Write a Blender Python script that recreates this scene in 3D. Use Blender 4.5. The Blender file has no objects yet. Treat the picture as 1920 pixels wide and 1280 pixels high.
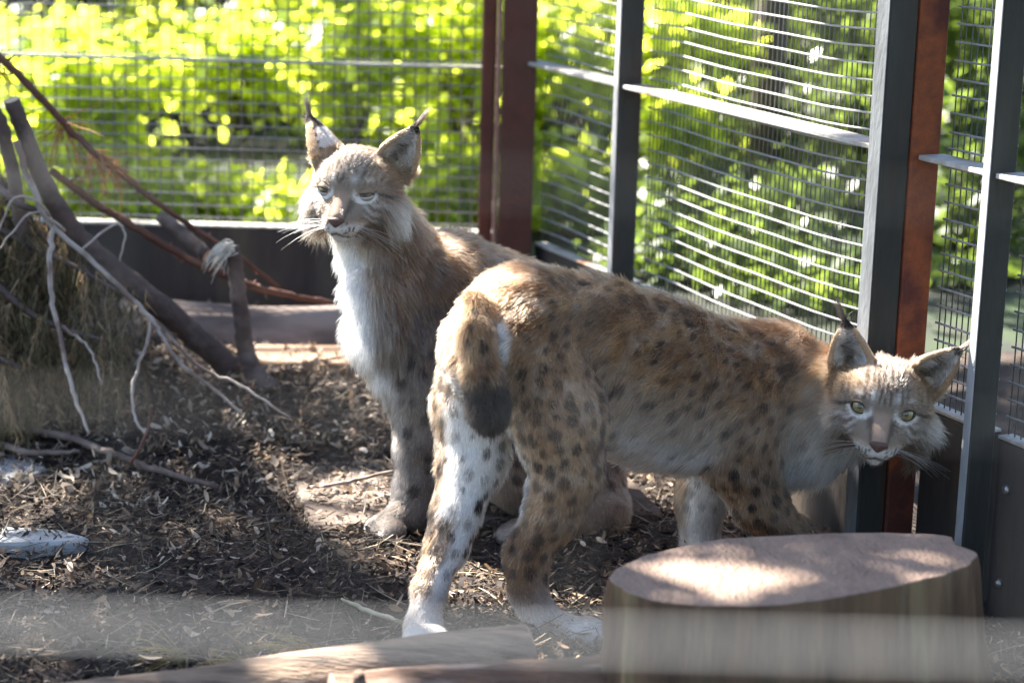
import bpy, math, random
import numpy as np
from mathutils import Vector, Matrix
scene = bpy.context.scene
COL = scene.collection
rng = np.random.default_rng(7)
random.seed(7)

# ------------------------------------------------------------------ camera
FUR_A, FUR_B = 275000, 240000     # fur strands per animal
FPX = 4000.0                      # focal length in pixels of the 1920 px wide photograph
CAM_H, PITCH, ROLL = 1.25, math.radians(13.0), math.radians(1.6)
_R = np.array([1.0, 0, 0]); _F = np.array([0, math.cos(PITCH), -math.sin(PITCH)]); _U = np.array([0, math.sin(PITCH), math.cos(PITCH)])
R2 = _R*math.cos(ROLL) + _U*math.sin(ROLL); U2 = -_R*math.sin(ROLL) + _U*math.cos(ROLL)
CAMP = np.array([0, 0, CAM_H])
def ray(x, y): return (x-960)/FPX*R2 - (y-640)/FPX*U2 + _F
def onz(x, y, z=0.0):             # photo pixel -> point at height z
    d = ray(x, y); return CAMP + d*((z-CAM_H)/d[2])
def ony(x, y, Y):                 # photo pixel -> point at depth Y
    d = ray(x, y); return CAMP + d*(Y/d[1])
cam = bpy.data.cameras.new('camera'); camo = bpy.data.objects.new('camera', cam); COL.objects.link(camo)
m = Matrix(((R2[0], U2[0], -_F[0], 0), (R2[1], U2[1], -_F[1], 0), (R2[2], U2[2], -_F[2], CAM_H), (0, 0, 0, 1)))
camo.matrix_world = m
cam.sensor_width = 36.0; cam.lens = 36.0*FPX/1920.0; cam.clip_start = 0.02; cam.clip_end = 2000
cam.dof.use_dof = True; cam.dof.focus_distance = 3.68; cam.dof.aperture_fstop = 3.0
scene.camera = camo

# ------------------------------------------------------------------ light
SUN_AZ, SUN_EL = math.radians(50), math.radians(47)      # degrees to the left of the view axis, behind the enclosure
SUN = np.array([-math.sin(SUN_AZ)*math.cos(SUN_EL), math.cos(SUN_AZ)*math.cos(SUN_EL), math.sin(SUN_EL)])
world = bpy.data.worlds.new('World'); scene.world = world; world.use_nodes = True
wn = world.node_tree.nodes; wl = world.node_tree.links
sky = wn.new('ShaderNodeTexSky'); sky.sky_type = 'NISHITA'; sky.sun_disc = False
sky.sun_elevation = SUN_EL; sky.sun_rotation = -SUN_AZ
bg = wn['Background']; bg.inputs['Strength'].default_value = 0.05
wl.new(sky.outputs[0], bg.inputs[0])
sl = bpy.data.lights.new('sun', 'SUN'); sl.energy = 5.0; sl.angle = math.radians(0.53); sl.color = (1, 0.95, 0.86)
so = bpy.data.objects.new('sun', sl); COL.objects.link(so)
so.rotation_euler = Vector(SUN).to_track_quat('Z', 'Y').to_euler()
vs = scene.view_settings; vs.view_transform = 'Standard'; vs.look = 'None'; vs.gamma = 1.0; vs.use_curve_mapping = False
vs.exposure = 3.1
cy = scene.cycles
cy.use_denoising = True
try: cy.denoiser = 'OPENIMAGEDENOISE'
except Exception: pass
cy.max_bounces = 8; cy.diffuse_bounces = 4; cy.glossy_bounces = 3; cy.transmission_bounces = 6; cy.transparent_max_bounces = 8
cy.caustics_reflective = False; cy.caustics_refractive = False; cy.sample_clamp_indirect = 4.0
scene.cycles_curves.shape = 'RIBBONS'
scene.cycles_curves.subdivisions = 2

# ------------------------------------------------------------------ helpers
def tag(o, label=None, cat=None, group=None, kind=None):
    if label: o['label'] = label
    if cat: o['category'] = cat
    if group: o['group'] = group
    if kind: o['kind'] = kind
    return o
def link(name, me, mat=None, parent=None):
    o = bpy.data.objects.new(name, me); COL.objects.link(o)
    if mat is not None:
        me.materials.clear(); me.materials.append(mat)
    if parent is not None: o.parent = parent
    return o
def empty(name, loc=(0, 0, 0)):
    o = bpy.data.objects.new(name, None); COL.objects.link(o); o.location = loc; o.empty_display_size = 0.05
    return o
def child(o, parent):             # parent, keeping world coordinates of the mesh
    o.parent = parent
    o.matrix_parent_inverse = Matrix.Translation(parent.location).inverted()
    return o
def mesh(name, V, Fq, smooth=True):
    me = bpy.data.meshes.new(name)
    V = np.asarray(V, dtype=np.float32)
    if isinstance(Fq, np.ndarray):
        n, k = Fq.shape
        me.vertices.add(len(V)); me.vertices.foreach_set('co', V.ravel())
        me.loops.add(n*k); me.loops.foreach_set('vertex_index', Fq.astype(np.int32).ravel())
        me.polygons.add(n); me.polygons.foreach_set('loop_start', np.arange(0, n*k, k, dtype=np.int32))
        me.update(calc_edges=True)
    else:
        me.from_pydata([tuple(v) for v in V], [], Fq)
    if smooth: me.polygons.foreach_set('use_smooth', np.ones(len(me.polygons), dtype=bool))
    me.validate(); me.update()
    return me
def mirror_faces(F, off): return [[i+off for i in f] for f in F]
class MB:
    def __init__(s): s.V = []; s.F = []
    def add(s, V, F):
        o = len(s.V); s.V += [tuple(v) for v in V]; s.F += [[i+o for i in f] for f in F]
    def box(s, o, ax, ay, az, bev=0.0):
        """box from corner o along the three edge vectors, with chamfered edges"""
        o, ax, ay, az = [np.asarray(q, float) for q in (o, ax, ay, az)]
        c = o+(ax+ay+az)/2; h = [ax/2, ay/2, az/2]; L = [np.linalg.norm(q) for q in h]; u = [q/l for q, l in zip(h, L)]
        if bev <= 0:
            V = [c+a*h[0]+b*h[1]+d*h[2] for a in (-1, 1) for b in (-1, 1) for d in (-1, 1)]
            s.add(V, [[0, 1, 3, 2], [4, 6, 7, 5], [0, 4, 5, 1], [2, 3, 7, 6], [0, 2, 6, 4], [1, 5, 7, 3]]); return
        V = []; idx = {}
        for a in (-1, 1):
            for b in (-1, 1):
                for d in (-1, 1):
                    sg = (a, b, d)
                    for k in range(3):
                        p = c.copy()
                        for q in range(3):
                            p = p+u[q]*sg[q]*(L[q]-(bev if q != k else 0))
                        idx[(sg, k)] = len(V); V.append(p)
        F = []
        sgs = [(a, b, d) for a in (-1, 1) for b in (-1, 1) for d in (-1, 1)]
        for sg in sgs: F.append([idx[(sg, 0)], idx[(sg, 1)], idx[(sg, 2)]])
        for k in range(3):
            i, j = [q for q in range(3) if q != k]
            for sk in (-1, 1):
                f = []
                for si, sj in ((-1, -1), (1, -1), (1, 1), (-1, 1)):
                    sg = [0, 0, 0]; sg[k] = sk; sg[i] = si; sg[j] = sj; f.append(idx[(tuple(sg), k)])
                F.append(f)
            for si in (-1, 1):
                for sj in (-1, 1):
                    a = [0, 0, 0]; b = [0, 0, 0]; a[i] = b[i] = si; a[j] = b[j] = sj; a[k] = -1; b[k] = 1
                    a, b = tuple(a), tuple(b)
                    F.append([idx[(a, i)], idx[(b, i)], idx[(b, j)], idx[(a, j)]])
        s.add(V, F)
    def build(s, name, mat, parent=None, smooth=False, recalc=True):
        me = mesh(name, s.V, s.F, smooth)
        if recalc:
            import bmesh
            bm = bmesh.new(); bm.from_mesh(me); bmesh.ops.recalc_face_normals(bm, faces=bm.faces); bm.to_mesh(me); bm.free()
        o = link(name, me, mat)
        if parent is not None: child(o, parent)
        return o
def resample(P, n):
    P = np.asarray(P, float); out = []
    Q = np.vstack([2*P[0]-P[1], P, 2*P[-1]-P[-2]]); m_ = len(P)-1
    for i in range(m_):
        p0, p1, p2, p3 = Q[i:i+4]
        for t in np.linspace(0, 1, n, endpoint=False):
            out.append(0.5*((2*p1)+(-p0+p2)*t+(2*p0-5*p1+4*p2-p3)*t*t+(-p0+3*p1-3*p2+p3)*t**3))
    out.append(P[-1]); return np.array(out)
def tube_vf(P, rad, sides=8, noise=0.0, seed=0, caps=True, squash=None):
    P = np.asarray(P, float); n = len(P); rad = np.broadcast_to(np.asarray(rad, float), (n,))
    r_ = np.random.default_rng(seed)
    T = np.gradient(P, axis=0); T /= np.linalg.norm(T, axis=1)[:, None]+1e-9
    up = np.array([0, 0, 1.0]) if abs(T[0][2]) < 0.9 else np.array([1.0, 0, 0])
    N = np.cross(T[0], up); N /= np.linalg.norm(N); Ns = [N]
    for i in range(1, n):
        N = Ns[-1]-T[i]*np.dot(Ns[-1], T[i]); N /= np.linalg.norm(N); Ns.append(N)
    Ns = np.array(Ns); B = np.cross(T, Ns)
    a = np.arange(sides)*2*math.pi/sides
    lob = 1+noise*(np.sin(a*2+r_.uniform(0, 6))+0.6*np.sin(a*3+r_.uniform(0, 6)))[None, :]*0.5
    jit = 1+noise*r_.normal(0, 0.5, (n, sides))
    rr = rad[:, None]*lob*jit
    V = P[:, None, :]+rr[..., None]*(np.cos(a)[None, :, None]*Ns[:, None, :]+np.sin(a)[None, :, None]*B[:, None, :])
    V = V.reshape(-1, 3)
    i = np.arange(n-1)[:, None]*sides; j = np.arange(sides)[None, :]; j2 = (j+1) % sides
    Fq = np.stack([i+j, i+j2, i+sides+j2, i+sides+j], -1).reshape(-1, 4).tolist()
    if caps: Fq += [list(range(sides))[::-1], [(n-1)*sides+k for k in range(sides)]]
    return V, Fq
def wire_mesh_data(name, A, B, r, sides=5):
    V, Fq = tube_vf([A, B], r, sides); return mesh(name, V, Fq)

# ------------------------------------------------------------------ materials
def mat(name, c1, c2=None, rough=0.8, scale=20.0, bump=0.0, bscale=None, metal=0.0, stretch=(1, 1, 1), detail=5, spec=0.3, c3=None, s3=4.0, rot=(0, 0, 0), t3=(0.5, 0.62)):
    M = bpy.data.materials.new(name); M.use_nodes = True
    nt = M.node_tree; N = nt.nodes; Lk = nt.links; b = N['Principled BSDF']
    b.inputs['Roughness'].default_value = rough; b.inputs['Metallic'].default_value = metal
    b.inputs['Specular IOR Level'].default_value = spec
    tc = N.new('ShaderNodeTexCoord'); mp = N.new('ShaderNodeMapping'); mp.inputs['Scale'].default_value = stretch
    mp.inputs['Rotation'].default_value = rot
    Lk.new(tc.outputs['Object'], mp.inputs[0])
    if c2 is None: c2 = tuple(x*0.75 for x in c1)
    n1 = N.new('ShaderNodeTexNoise'); n1.inputs['Scale'].default_value = scale; n1.inputs['Detail'].default_value = detail; n1.inputs['Roughness'].default_value = 0.65
    Lk.new(mp.outputs[0], n1.inputs['Vector'])
    rp = N.new('ShaderNodeValToRGB'); rp.color_ramp.elements[0].position = 0.32; rp.color_ramp.elements[1].position = 0.68
    rp.color_ramp.elements[0].color = (*c1, 1); rp.color_ramp.elements[1].color = (*c2, 1)
    Lk.new(n1.outputs['Fac'], rp.inputs[0]); colout = rp.outputs[0]
    if c3 is not None:
        n3 = N.new('ShaderNodeTexNoise'); n3.inputs['Scale'].default_value = s3; n3.inputs['Detail'].default_value = 6
        Lk.new(mp.outputs[0], n3.inputs['Vector'])
        r3 = N.new('ShaderNodeValToRGB'); r3.color_ramp.elements[0].position = t3[0]; r3.color_ramp.elements[1].position = t3[1]
        Lk.new(n3.outputs['Fac'], r3.inputs[0])
        mx = N.new('ShaderNodeMix'); mx.data_type = 'RGBA'; Lk.new(r3.outputs[0], mx.inputs['Factor'])
        Lk.new(colout, mx.inputs['A']); mx.inputs['B'].default_value = (*c3, 1); colout = mx.outputs['Result']
    Lk.new(colout, b.inputs['Base Color'])
    if bump > 0:
        nb = N.new('ShaderNodeTexNoise'); nb.inputs['Scale'].default_value = bscale or scale*2; nb.inputs['Detail'].default_value = 6
        Lk.new(mp.outputs[0], nb.inputs['Vector'])
        bp = N.new('ShaderNodeBump'); bp.inputs['Strength'].default_value = bump; bp.inputs['Distance'].default_value = 0.01
        Lk.new(nb.outputs['Fac'], bp.inputs['Height']); Lk.new(bp.outputs[0], b.inputs['Normal'])
    return M
def leafmat(name, c1, c2, trans, tw=0.5):
    M = bpy.data.materials.new(name); M.use_nodes = True
    nt = M.node_tree; N = nt.nodes; Lk = nt.links; N.remove(N['Principled BSDF']); out = N['Material Output']
    oi = N.new('ShaderNodeAttribute'); oi.attribute_name = 'rnd'
    mx = N.new('ShaderNodeMix'); mx.data_type = 'RGBA'; mx.inputs['A'].default_value = (*c1, 1); mx.inputs['B'].default_value = (*c2, 1)
    Lk.new(oi.outputs['Fac'], mx.inputs['Factor'])
    d = N.new('ShaderNodeBsdfDiffuse'); t = N.new('ShaderNodeBsdfTranslucent'); ms = N.new('ShaderNodeMixShader'); ms.inputs[0].default_value = tw
    Lk.new(mx.outputs['Result'], d.inputs[0]); t.inputs[0].default_value = (*trans, 1)
    g = N.new('ShaderNodeBsdfGlossy'); g.inputs['Roughness'].default_value = 0.35; g.inputs['Color'].default_value = (1, 1, 1, 1)
    m2 = N.new('ShaderNodeMixShader'); m2.inputs[0].default_value = 0.03
    Lk.new(d.outputs[0], ms.inputs[1]); Lk.new(t.outputs[0], ms.inputs[2])
    Lk.new(ms.outputs[0], m2.inputs[1]); Lk.new(g.outputs[0], m2.inputs[2]); Lk.new(m2.outputs[0], out.inputs[0])
    return M
M_dark = mat('weathered_dark_steel', (.022, .022, .02), (.045, .045, .04), .6, 9, .25, 60, stretch=(1, 1, .25), c3=(.05, .032, .022), s3=7)
M_kick = mat('dark_stained_board', (.028, .023, .021), (.05, .04, .034), .75, 14, .3, 90, stretch=(1, 1, .2), c3=(.075, .058, .042), s3=5)
M_rust = mat('rusty_steel', (.27, .075, .026), (.17, .05, .024), .85, 60, .35, 260, c3=(.09, .028, .02), s3=8)
M_brown = mat('brown_painted_steel', (.10, .030, .018), (.065, .021, .014), .6, 25, .15, 120, c3=(.08, .03, .02), s3=5)
M_galv = mat('galvanised_wire', (.30, .30, .30), (.20, .20, .20), .45, 60, metal=.0, spec=.6)
M_wired = mat('dark_vertical_wire', (.10, .095, .09), (.06, .055, .05), .5, 60, spec=.5)
M_rail = mat('pale_flat_bar', (.42, .41, .39), (.30, .27, .23), .5, 40, .2, 150, c3=(.20, .10, .055), s3=9, t3=(.58, .7))
M_bolt = mat('bolt_steel', (.35, .34, .33), (.22, .2, .19), .35, 90, metal=.8)
M_soil = mat('dark_soil', (.030, .022, .018), (.060, .042, .032), .95, 30, .9, 70, c3=(.016, .012, .012), s3=12)
M_out = mat('outside_ground', (.022, .024, .02), (.03, .035, .02), .95, 6, .5, 40, c3=(.03, .05, .018), s3=2)
M_logcut = mat('sawn_wood', (.30, .20, .15), (.23, .155, .12), .75, 9, .3, 45, c3=(.14, .095, .075), s3=6)
M_flange = mat('worn_grey_flange_sunlit', (.36, .36, .37), (.25, .25, .25), .55, 30, .15, 120, stretch=(1, 1, .3), c3=(.13, .08, .05), s3=8, t3=(.6, .7))  # far paler than the posts: sun on their side put into the colour
M_flange2 = mat('scratched_blue_grey_flange_dimmed', (.13, .14, .15), (.085, .09, .095), .55, 30, .2, 120, stretch=(1, 1, .3), c3=(.10, .06, .04), s3=9, t3=(.6, .68))  # duller copy so the sun does not blow out this post's side
# ------------------------------------------------------------------ ground
def gh(x, y):
    """mulch height: rises gently towards the back fence"""
    x = np.asarray(x, float); y = np.asarray(y, float)
    t = np.clip((y-4.05)/0.6, 0, 1); t = t*t*(3-2*t)
    z = .085*t*np.clip((0.25-x)/.5, 0, 1)
    return z+.012*np.sin(x*7+y*3)*np.sin(y*9-x*2)*np.clip((y-2.0), 0, 1)
def G(px, py, dz=0.0):            # pixel -> point on the mulch
    p = onz(px, py, 0)
    for _ in range(6): p = onz(px, py, float(gh(p[0], p[1]))+dz)
    return p
big = MB(); big.box((-250, -60, -0.45), (500, 0, 0), (0, 460, 0), (0, 0, .38))
tag(big.build('ground', M_out), 'green grassy ground outside the enclosure', 'ground', kind='structure')
nx, ny = 150, 170
X, Y = np.meshgrid(np.linspace(-2.6, 1.9, nx), np.linspace(0.4, 5.45, ny)); X = X.ravel(); Y = Y.ravel()
Z = gh(X, Y)+rng.normal(0, .004, X.shape)-.004
ii = (np.arange(ny-1)[:, None]*nx+np.arange(nx-1)[None, :]).ravel()
me = mesh('mulch_floor', np.stack([X, Y, Z], 1), np.stack([ii, ii+1, ii+nx+1, ii+nx], 1))
tag(link('mulch_floor', me, M_soil), 'dark mulch floor of the enclosure', 'ground', kind='structure')

# ------------------------------------------------------------------ back fence
bf = empty('mesh_fence', (-0.9, 5.24, 0)); tag(bf, 'welded wire mesh fence with dark kick board behind the brush pile and sitting lynx', 'fence')
YB = 5.24; BX0, BX1 = -2.4, -0.03
b = MB(); b.box((BX0, YB-.012, -.06), (BX1-BX0-.02, 0, 0), (0, .045, 0), (0, 0, .372), .004); b.build('kick_board', M_kick, bf)
b = MB(); b.box((BX0, YB-.014, .3125), (BX1-BX0-.02, 0, 0), (0, .049, 0), (0, 0, .006), .001); b.build('sunlit_top_strip', M_rail, bf)  # pale strip paints the sunlit top edge of the kick board
b = MB(); b.box((BX0, YB-.006, .722), (BX1-BX0-.005, 0, 0), (0, .022, 0), (0, 0, .007), .001); b.build('flat_rail', M_rail, bf)
zs = np.arange(.335, 1.75, .0286); xs = np.arange(BX0, BX1-.05, .0286)
hw = None
for z in zs:
    if hw is None:
        hw = wire_mesh_data('horizontal_wire', (0, 0, 0), (BX1-BX0-.03, 0, 0), .0018)
        hw.materials.append(M_galv)
    o = bpy.data.objects.new('horizontal_wire', hw); COL.objects.link(o); child(o, bf); o.location = (BX0, YB+.012+random.uniform(-.001, .001), z+random.uniform(-.001, .001))
    o.rotation_euler = (0, random.uniform(-.0006, .0006), 0)
vw = wire_mesh_data('vertical_wire', (0, 0, 0), (0, 0, 1.45), .0019); vw.materials.append(M_wired)
for x in xs:
    o = bpy.data.objects.new('vertical_wire', vw); COL.objects.link(o); child(o, bf); o.location = (x+random.uniform(-.001, .001), YB+.0150, .32)
    o.rotation_euler = (0, random.uniform(-.001, .001), 0)
# corner post in brown steel
K = np.array([.05, 5.15, 0]); DW = np.array([.4185, -.9082, 0]); NW = np.array([-.9082, -.4185, 0]); ZU = np.array([0, 0, 1.0])
b = MB(); b.box((-.092, 5.17, -.05), (.034, 0, 0), (0, .05, 0), (0, 0, 1.95), .003); b.build('end_post', M_brown, bf)
b = MB(); b.box((-.056, 5.10, -.05), (.012, 0, 0), (0, .03, 0), (0, 0, 1.95), .002); b.build('angle_edge', mat('pale_brown_edge', (.30, .17, .13), (.2, .1, .08), .5, 30), bf)  # lighter brown strip along the corner post
b = MB(); b.box((-.042, 5.09, -.05), (.082, 0, 0), (0, .09, 0), (0, 0, 1.95), .004); b.build('corner_post', M_brown, bf)

# ------------------------------------------------------------------ side fence
sf = empty('panel_fence', tuple(K+DW*1.0)); tag(sf, 'steel framed mesh panel fence with rusty post and kick boards beside the walking lynx', 'fence')
def W(t, inn=0.0, z=0.0): return K+DW*t+NW*inn+ZU*z
def wbox(name, t0, t1, i0, i1, z0, z1, M, bev=.003):
    b = MB(); b.box(W(t0, i0, z0), DW*(t1-t0), NW*(i1-i0), ZU*(z1-z0), bev); return b.build(name, M, sf)
panels = [(.0, .505), (.535, 1.555), (1.634, 1.822), (1.85, 2.75)]
wbox('panel_post', .508, .531, .004, .060, -.05, 1.9, M_dark)
wbox('panel_post', 1.588, 1.626, .063, .120, -.05, 1.9, M_dark)
wbox('rusty_post', 1.558, 1.630, .002, .061, -.05, 1.9, M_rust)['label'] = 'rust red steel post between the dark frames'
wbox('panel_post', 1.825, 1.846, .004, .055, -.05, 1.9, M_dark)
wbox('panel_post', 2.76, 2.81, .004, .06, -.05, 1.9, M_dark)
for t0, t1, i in ((.509, .530, .0605), (1.589, 1.625, .1205), (1.826, 1.845, .0555)):
    wbox('sunlit_flange_face', t0, t1, i, i+.002, -.04, 1.9, M_flange2 if t0 > 1.5 and t0 < 1.7 else M_flange, .0006)  # thin pale strips paint the sunlit inner side of the dark posts
for k, (t0, t1) in enumerate(panels):
    wbox('kick_board', t0, t1, -.03, .001, -.05, .305, M_kick)
    wbox('sunlit_top_strip', t0+.002, t1-.002, -.028, .004, .3065, .312, M_rail, .001)  # same painted sunlit top edge on the side boards
    wbox('flat_rail', t0, t1-.002, -.004, (.052, .056, .05, .05)[k], .748, .757, M_rail, .0015)
    # horizontal wires, slightly bowed
    L = t1-t0; n = 14 if L > .5 else 5
    tt = np.linspace(0, L, n)
    dev = (np.sin(tt*6.5+1.0)*.004+np.sin(tt*15)*.0015) if L > .5 else np.sin(tt*9)*.001
    P = DW[None, :]*tt[:, None]+ZU[None, :]*dev[:, None]
    V, Fq = tube_vf(P, .0021, 6); hm = mesh('horizontal_wire', V, Fq); hm.materials.append(M_galv)
    for z in np.arange(.338, 1.75, .0305):
        if abs(z-.752) < .012: continue
        o = bpy.data.objects.new('horizontal_wire', hm); COL.objects.link(o); child(o, sf)
        o.location = tuple(W(t0, -.012, z+random.uniform(-.0015, .0015)))
    V = []; Fq = []
    for t in np.arange(t0+.006, t1-.004, .0165):
        v, f = tube_vf([W(t, -.015, .30), W(t+random.uniform(-.002, .002), -.015, 1.75)], .0013, 4)
        Fq += [[i+len(V) for i in q] for q in f]; V += v.tolist()
    o = link('vertical_wires', mesh('vertical_wires', V, Fq), M_wired); child(o, sf); o['kind'] = 'stuff'
for t, z, i in ((1.80, .215, .002), (1.885, .225, .002), (1.80, .05, .002), (1.885, .06, .002), (1.66, .22, .002)):
    V = []; Fq = []
    P = [W(t, i-.002, z), W(t, i+.004, z), W(t, i+.007, z)]
    v, f = tube_vf(P, [.0085, .008, .004], 10); o = link('bolt', mesh('bolt', v, f), M_bolt); child(o, sf)

# ------------------------------------------------------------------ front fence, between the camera and the animals
ff = empty('viewing_fence', (0, .62, 0)); tag(ff, 'out of focus wire viewing fence crossing in front of the stump and logs', 'fence')
zb = ony(1000, 1192, .62)[2]; zs = [zb+.0698*k for k in (-2, -1, 1, 2, 3, 4, 5, 6, 7)]
b = MB(); b.box((-1.6, .616, zb-.0006), (3.2, 0, 0), (0, .003, 0), (0, 0, .0012), .0003); b.build('flat_rail', M_galv, ff)
hm = wire_mesh_data('horizontal_wire', (-1.6, 0, 0), (1.6, 0, 0), .0006); hm.materials.append(M_wired)
for z in zs:
    o = bpy.data.objects.new('horizontal_wire', hm); COL.objects.link(o); child(o, ff); o.location = (0, .622, z)
vm = wire_mesh_data('vertical_wire', (0, 0, 0), (0, 0, 1.9), .0005); vm.materials.append(M_wired)
for x in np.arange(-1.585, 1.6, .0698):
    o = bpy.data.objects.new('vertical_wire', vm); COL.objects.link(o); child(o, ff); o.location = (x, .6245, -.05)
for x in (-1.63, 1.60):
    b = MB(); b.box((x, .60, -.06), (.04, 0, 0), (0, .04, 0), (0, 0, 2.0), .003); b.build('post', M_dark, ff)
# ------------------------------------------------------------------ litter on the floor
def ramp_mat(name, cols, rough=.85, trans=0.0, bump=.3):
    M = bpy.data.materials.new(name); M.use_nodes = True; N = M.node_tree.nodes; Lk = M.node_tree.links; b = N['Principled BSDF']
    at = N.new('ShaderNodeAttribute'); at.attribute_name = 'rnd'
    rp = N.new('ShaderNodeValToRGB'); el = rp.color_ramp.elements
    while len(el) < len(cols): el.new(0.5)
    for e, (p, c) in zip(el, cols): e.position = p; e.color = (*c, 1)
    Lk.new(at.outputs['Fac'], rp.inputs[0])
    tc = N.new('ShaderNodeTexCoord'); nz = N.new('ShaderNodeTexNoise'); nz.inputs['Scale'].default_value = 140
    Lk.new(tc.outputs['Object'], nz.inputs['Vector'])
    mr = N.new('ShaderNodeMapRange'); mr.inputs['To Min'].default_value = .6; mr.inputs['To Max'].default_value = 1.3
    Lk.new(nz.outputs['Fac'], mr.inputs['Value'])
    mx = N.new('ShaderNodeMix'); mx.data_type = 'RGBA'; mx.blend_type = 'MULTIPLY'; mx.inputs['Factor'].default_value = 1
    Lk.new(rp.outputs[0], mx.inputs['A']); Lk.new(mr.outputs[0], mx.inputs['B']); Lk.new(mx.outputs['Result'], b.inputs['Base Color'])
    b.inputs['Roughness'].default_value = rough; b.inputs['Specular IOR Level'].default_value = .3
    if trans > 0:
        t = N.new('ShaderNodeBsdfTranslucent'); ms = N.new('ShaderNodeMixShader'); ms.inputs[0].default_value = trans
        Lk.new(mx.outputs['Result'], t.inputs[0]); Lk.new(b.outputs[0], ms.inputs[1]); Lk.new(t.outputs[0], ms.inputs[2]); Lk.new(ms.outputs[0], N['Material Output'].inputs[0])
    return M
def setrnd(me, vals):
    a = me.attributes.new('rnd', 'FLOAT', 'FACE'); a.data.foreach_set('value', np.asarray(vals, dtype=np.float32))
def rotm(yaw, tilt, roll):
    cy_, sy = np.cos(yaw), np.sin(yaw); ct, st = np.cos(tilt), np.sin(tilt); cr, sr = np.cos(roll), np.sin(roll)
    z = np.zeros_like(yaw); o = np.ones_like(yaw)
    Rz = np.stack([np.stack([cy_, -sy, z], -1), np.stack([sy, cy_, z], -1), np.stack([z, z, o], -1)], 1)
    Ry = np.stack([np.stack([ct, z, st], -1), np.stack([z, o, z], -1), np.stack([-st, z, ct], -1)], 1)
    Rx = np.stack([np.stack([o, z, z], -1), np.stack([z, cr, -sr], -1), np.stack([z, sr, cr], -1)], 1)
    return Rz @ Ry @ Rx
def scatter_xy(n, bias=0.0):
    """points on the floor inside the fences, denser where the camera looks"""
    out = []
    while sum(map(len, out)) < n:
        y = rng.uniform(2.75, 5.2, n); x = rng.uniform(-1.5, 1.0, n)
        keep = (x < .05+(5.15-y)*.461-.05) & (x > -y*.29)
        out.append(np.stack([x[keep], y[keep]], 1))
    return np.concatenate(out)[:n]
def chips(name, n, lmin, lmax, asp, curl, tiltsd, lift, matl, label, cat, seg=3, rough=1.0, zr=.02, rndp=1.0, xy=None):
    xy = scatter_xy(n) if xy is None else xy; n = len(xy)
    L = lmin*(lmax/lmin)**(rng.random(n)**1.6); Wd = L*rng.uniform(asp[0], asp[1], n)
    s_ = np.linspace(-.5, .5, seg+1)
    k = rng.normal(0, curl, n); V = np.zeros((n, (seg+1)*2, 3))
    for q, s in enumerate(s_):
        wq = (1-(2*s)**2*.55)
        for e, sg in enumerate((-1, 1)):
            jit = 1+rng.normal(0, .22*rough, n)
            V[:, q*2+e, 0] = L*s*(1+rng.normal(0, .05, n)); V[:, q*2+e, 1] = sg*Wd*.5*wq*jit
            V[:, q*2+e, 2] = k*L*(s*s*4)+rng.normal(0, .05, n)*Wd*rough
    Rm = rotm(rng.uniform(0, 6.283, n), rng.normal(0, tiltsd, n), rng.normal(0, tiltsd, n))
    V = np.einsum('nij,nkj->nki', Rm, V)
    z = gh(xy[:, 0], xy[:, 1])+lift+rng.random(n)*zr
    V += np.stack([xy[:, 0], xy[:, 1], z], 1)[:, None, :]
    nv = (seg+1)*2; base = np.arange(n)[:, None]*nv
    F = np.concatenate([np.stack([base[:, 0]+2*q, base[:, 0]+2*q+1, base[:, 0]+2*q+3, base[:, 0]+2*q+2], 1)[:, None, :] for q in range(seg)], 1).reshape(-1, 4)
    me = mesh(name, V.reshape(-1, 3), F, False)
    setrnd(me, np.repeat(rng.random(n)**rndp, seg))
    return tag(link(name, me, matl), label, cat, kind='stuff')
C_chip = [(0, (.012, .008, .007)), (.4, (.030, .018, .013)), (.7, (.085, .050, .032)), (.88, (.20, .135, .09)), (1, (.46, .36, .27))]
M_chip = ramp_mat('bark_chip', C_chip, .8)
M_leafd = ramp_mat('dry_leaf', [(0, (.05, .03, .02)), (.5, (.16, .10, .06)), (1, (.38, .27, .17))], .6, .35)
M_straw = ramp_mat('straw', [(0, (.03, .022, .018)), (.55, (.09, .065, .045)), (.85, (.2, .15, .1)), (1, (.45, .38, .26))], .55, .2)
chips('bark_chip_litter', 60000, .006, .036, (.10, .36), .10, .35, .001, M_chip, 'dark bark chip litter covering the enclosure floor', 'litter', zr=.022, rndp=1.25)
chips('dry_leaf_litter', 3500, .010, .026, (.2, .5), .22, .55, .006, M_leafd, 'dry curled leaf litter scattered over the bark chips', 'litter', zr=.028)
chips('straw_litter', 12000, .02, .10, (.016, .045), .06, .22, .008, M_straw, 'thin dry straw and splinters scattered over the bark chips', 'litter', zr=.025, rough=.5)
far = scatter_xy(20000); far = far[(far[:, 1] > 3.85) & (far[:, 0] < 0)][:2600]
chips('pale_leaf_litter', 0, .010, .032, (.15, .5), .25, .65, .010, ramp_mat('pale_leaf_sun_bright', [(0, (.16, .11, .08)), (.6, (.36, .28, .21)), (1, (.62, .54, .45))], .6, .3), 'pale dry leaves and wood flakes brightening the sunlit litter by the brush pile', 'litter', zr=.03, xy=far)  # leaf colour kept pale here to brighten the sunlit ground

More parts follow.
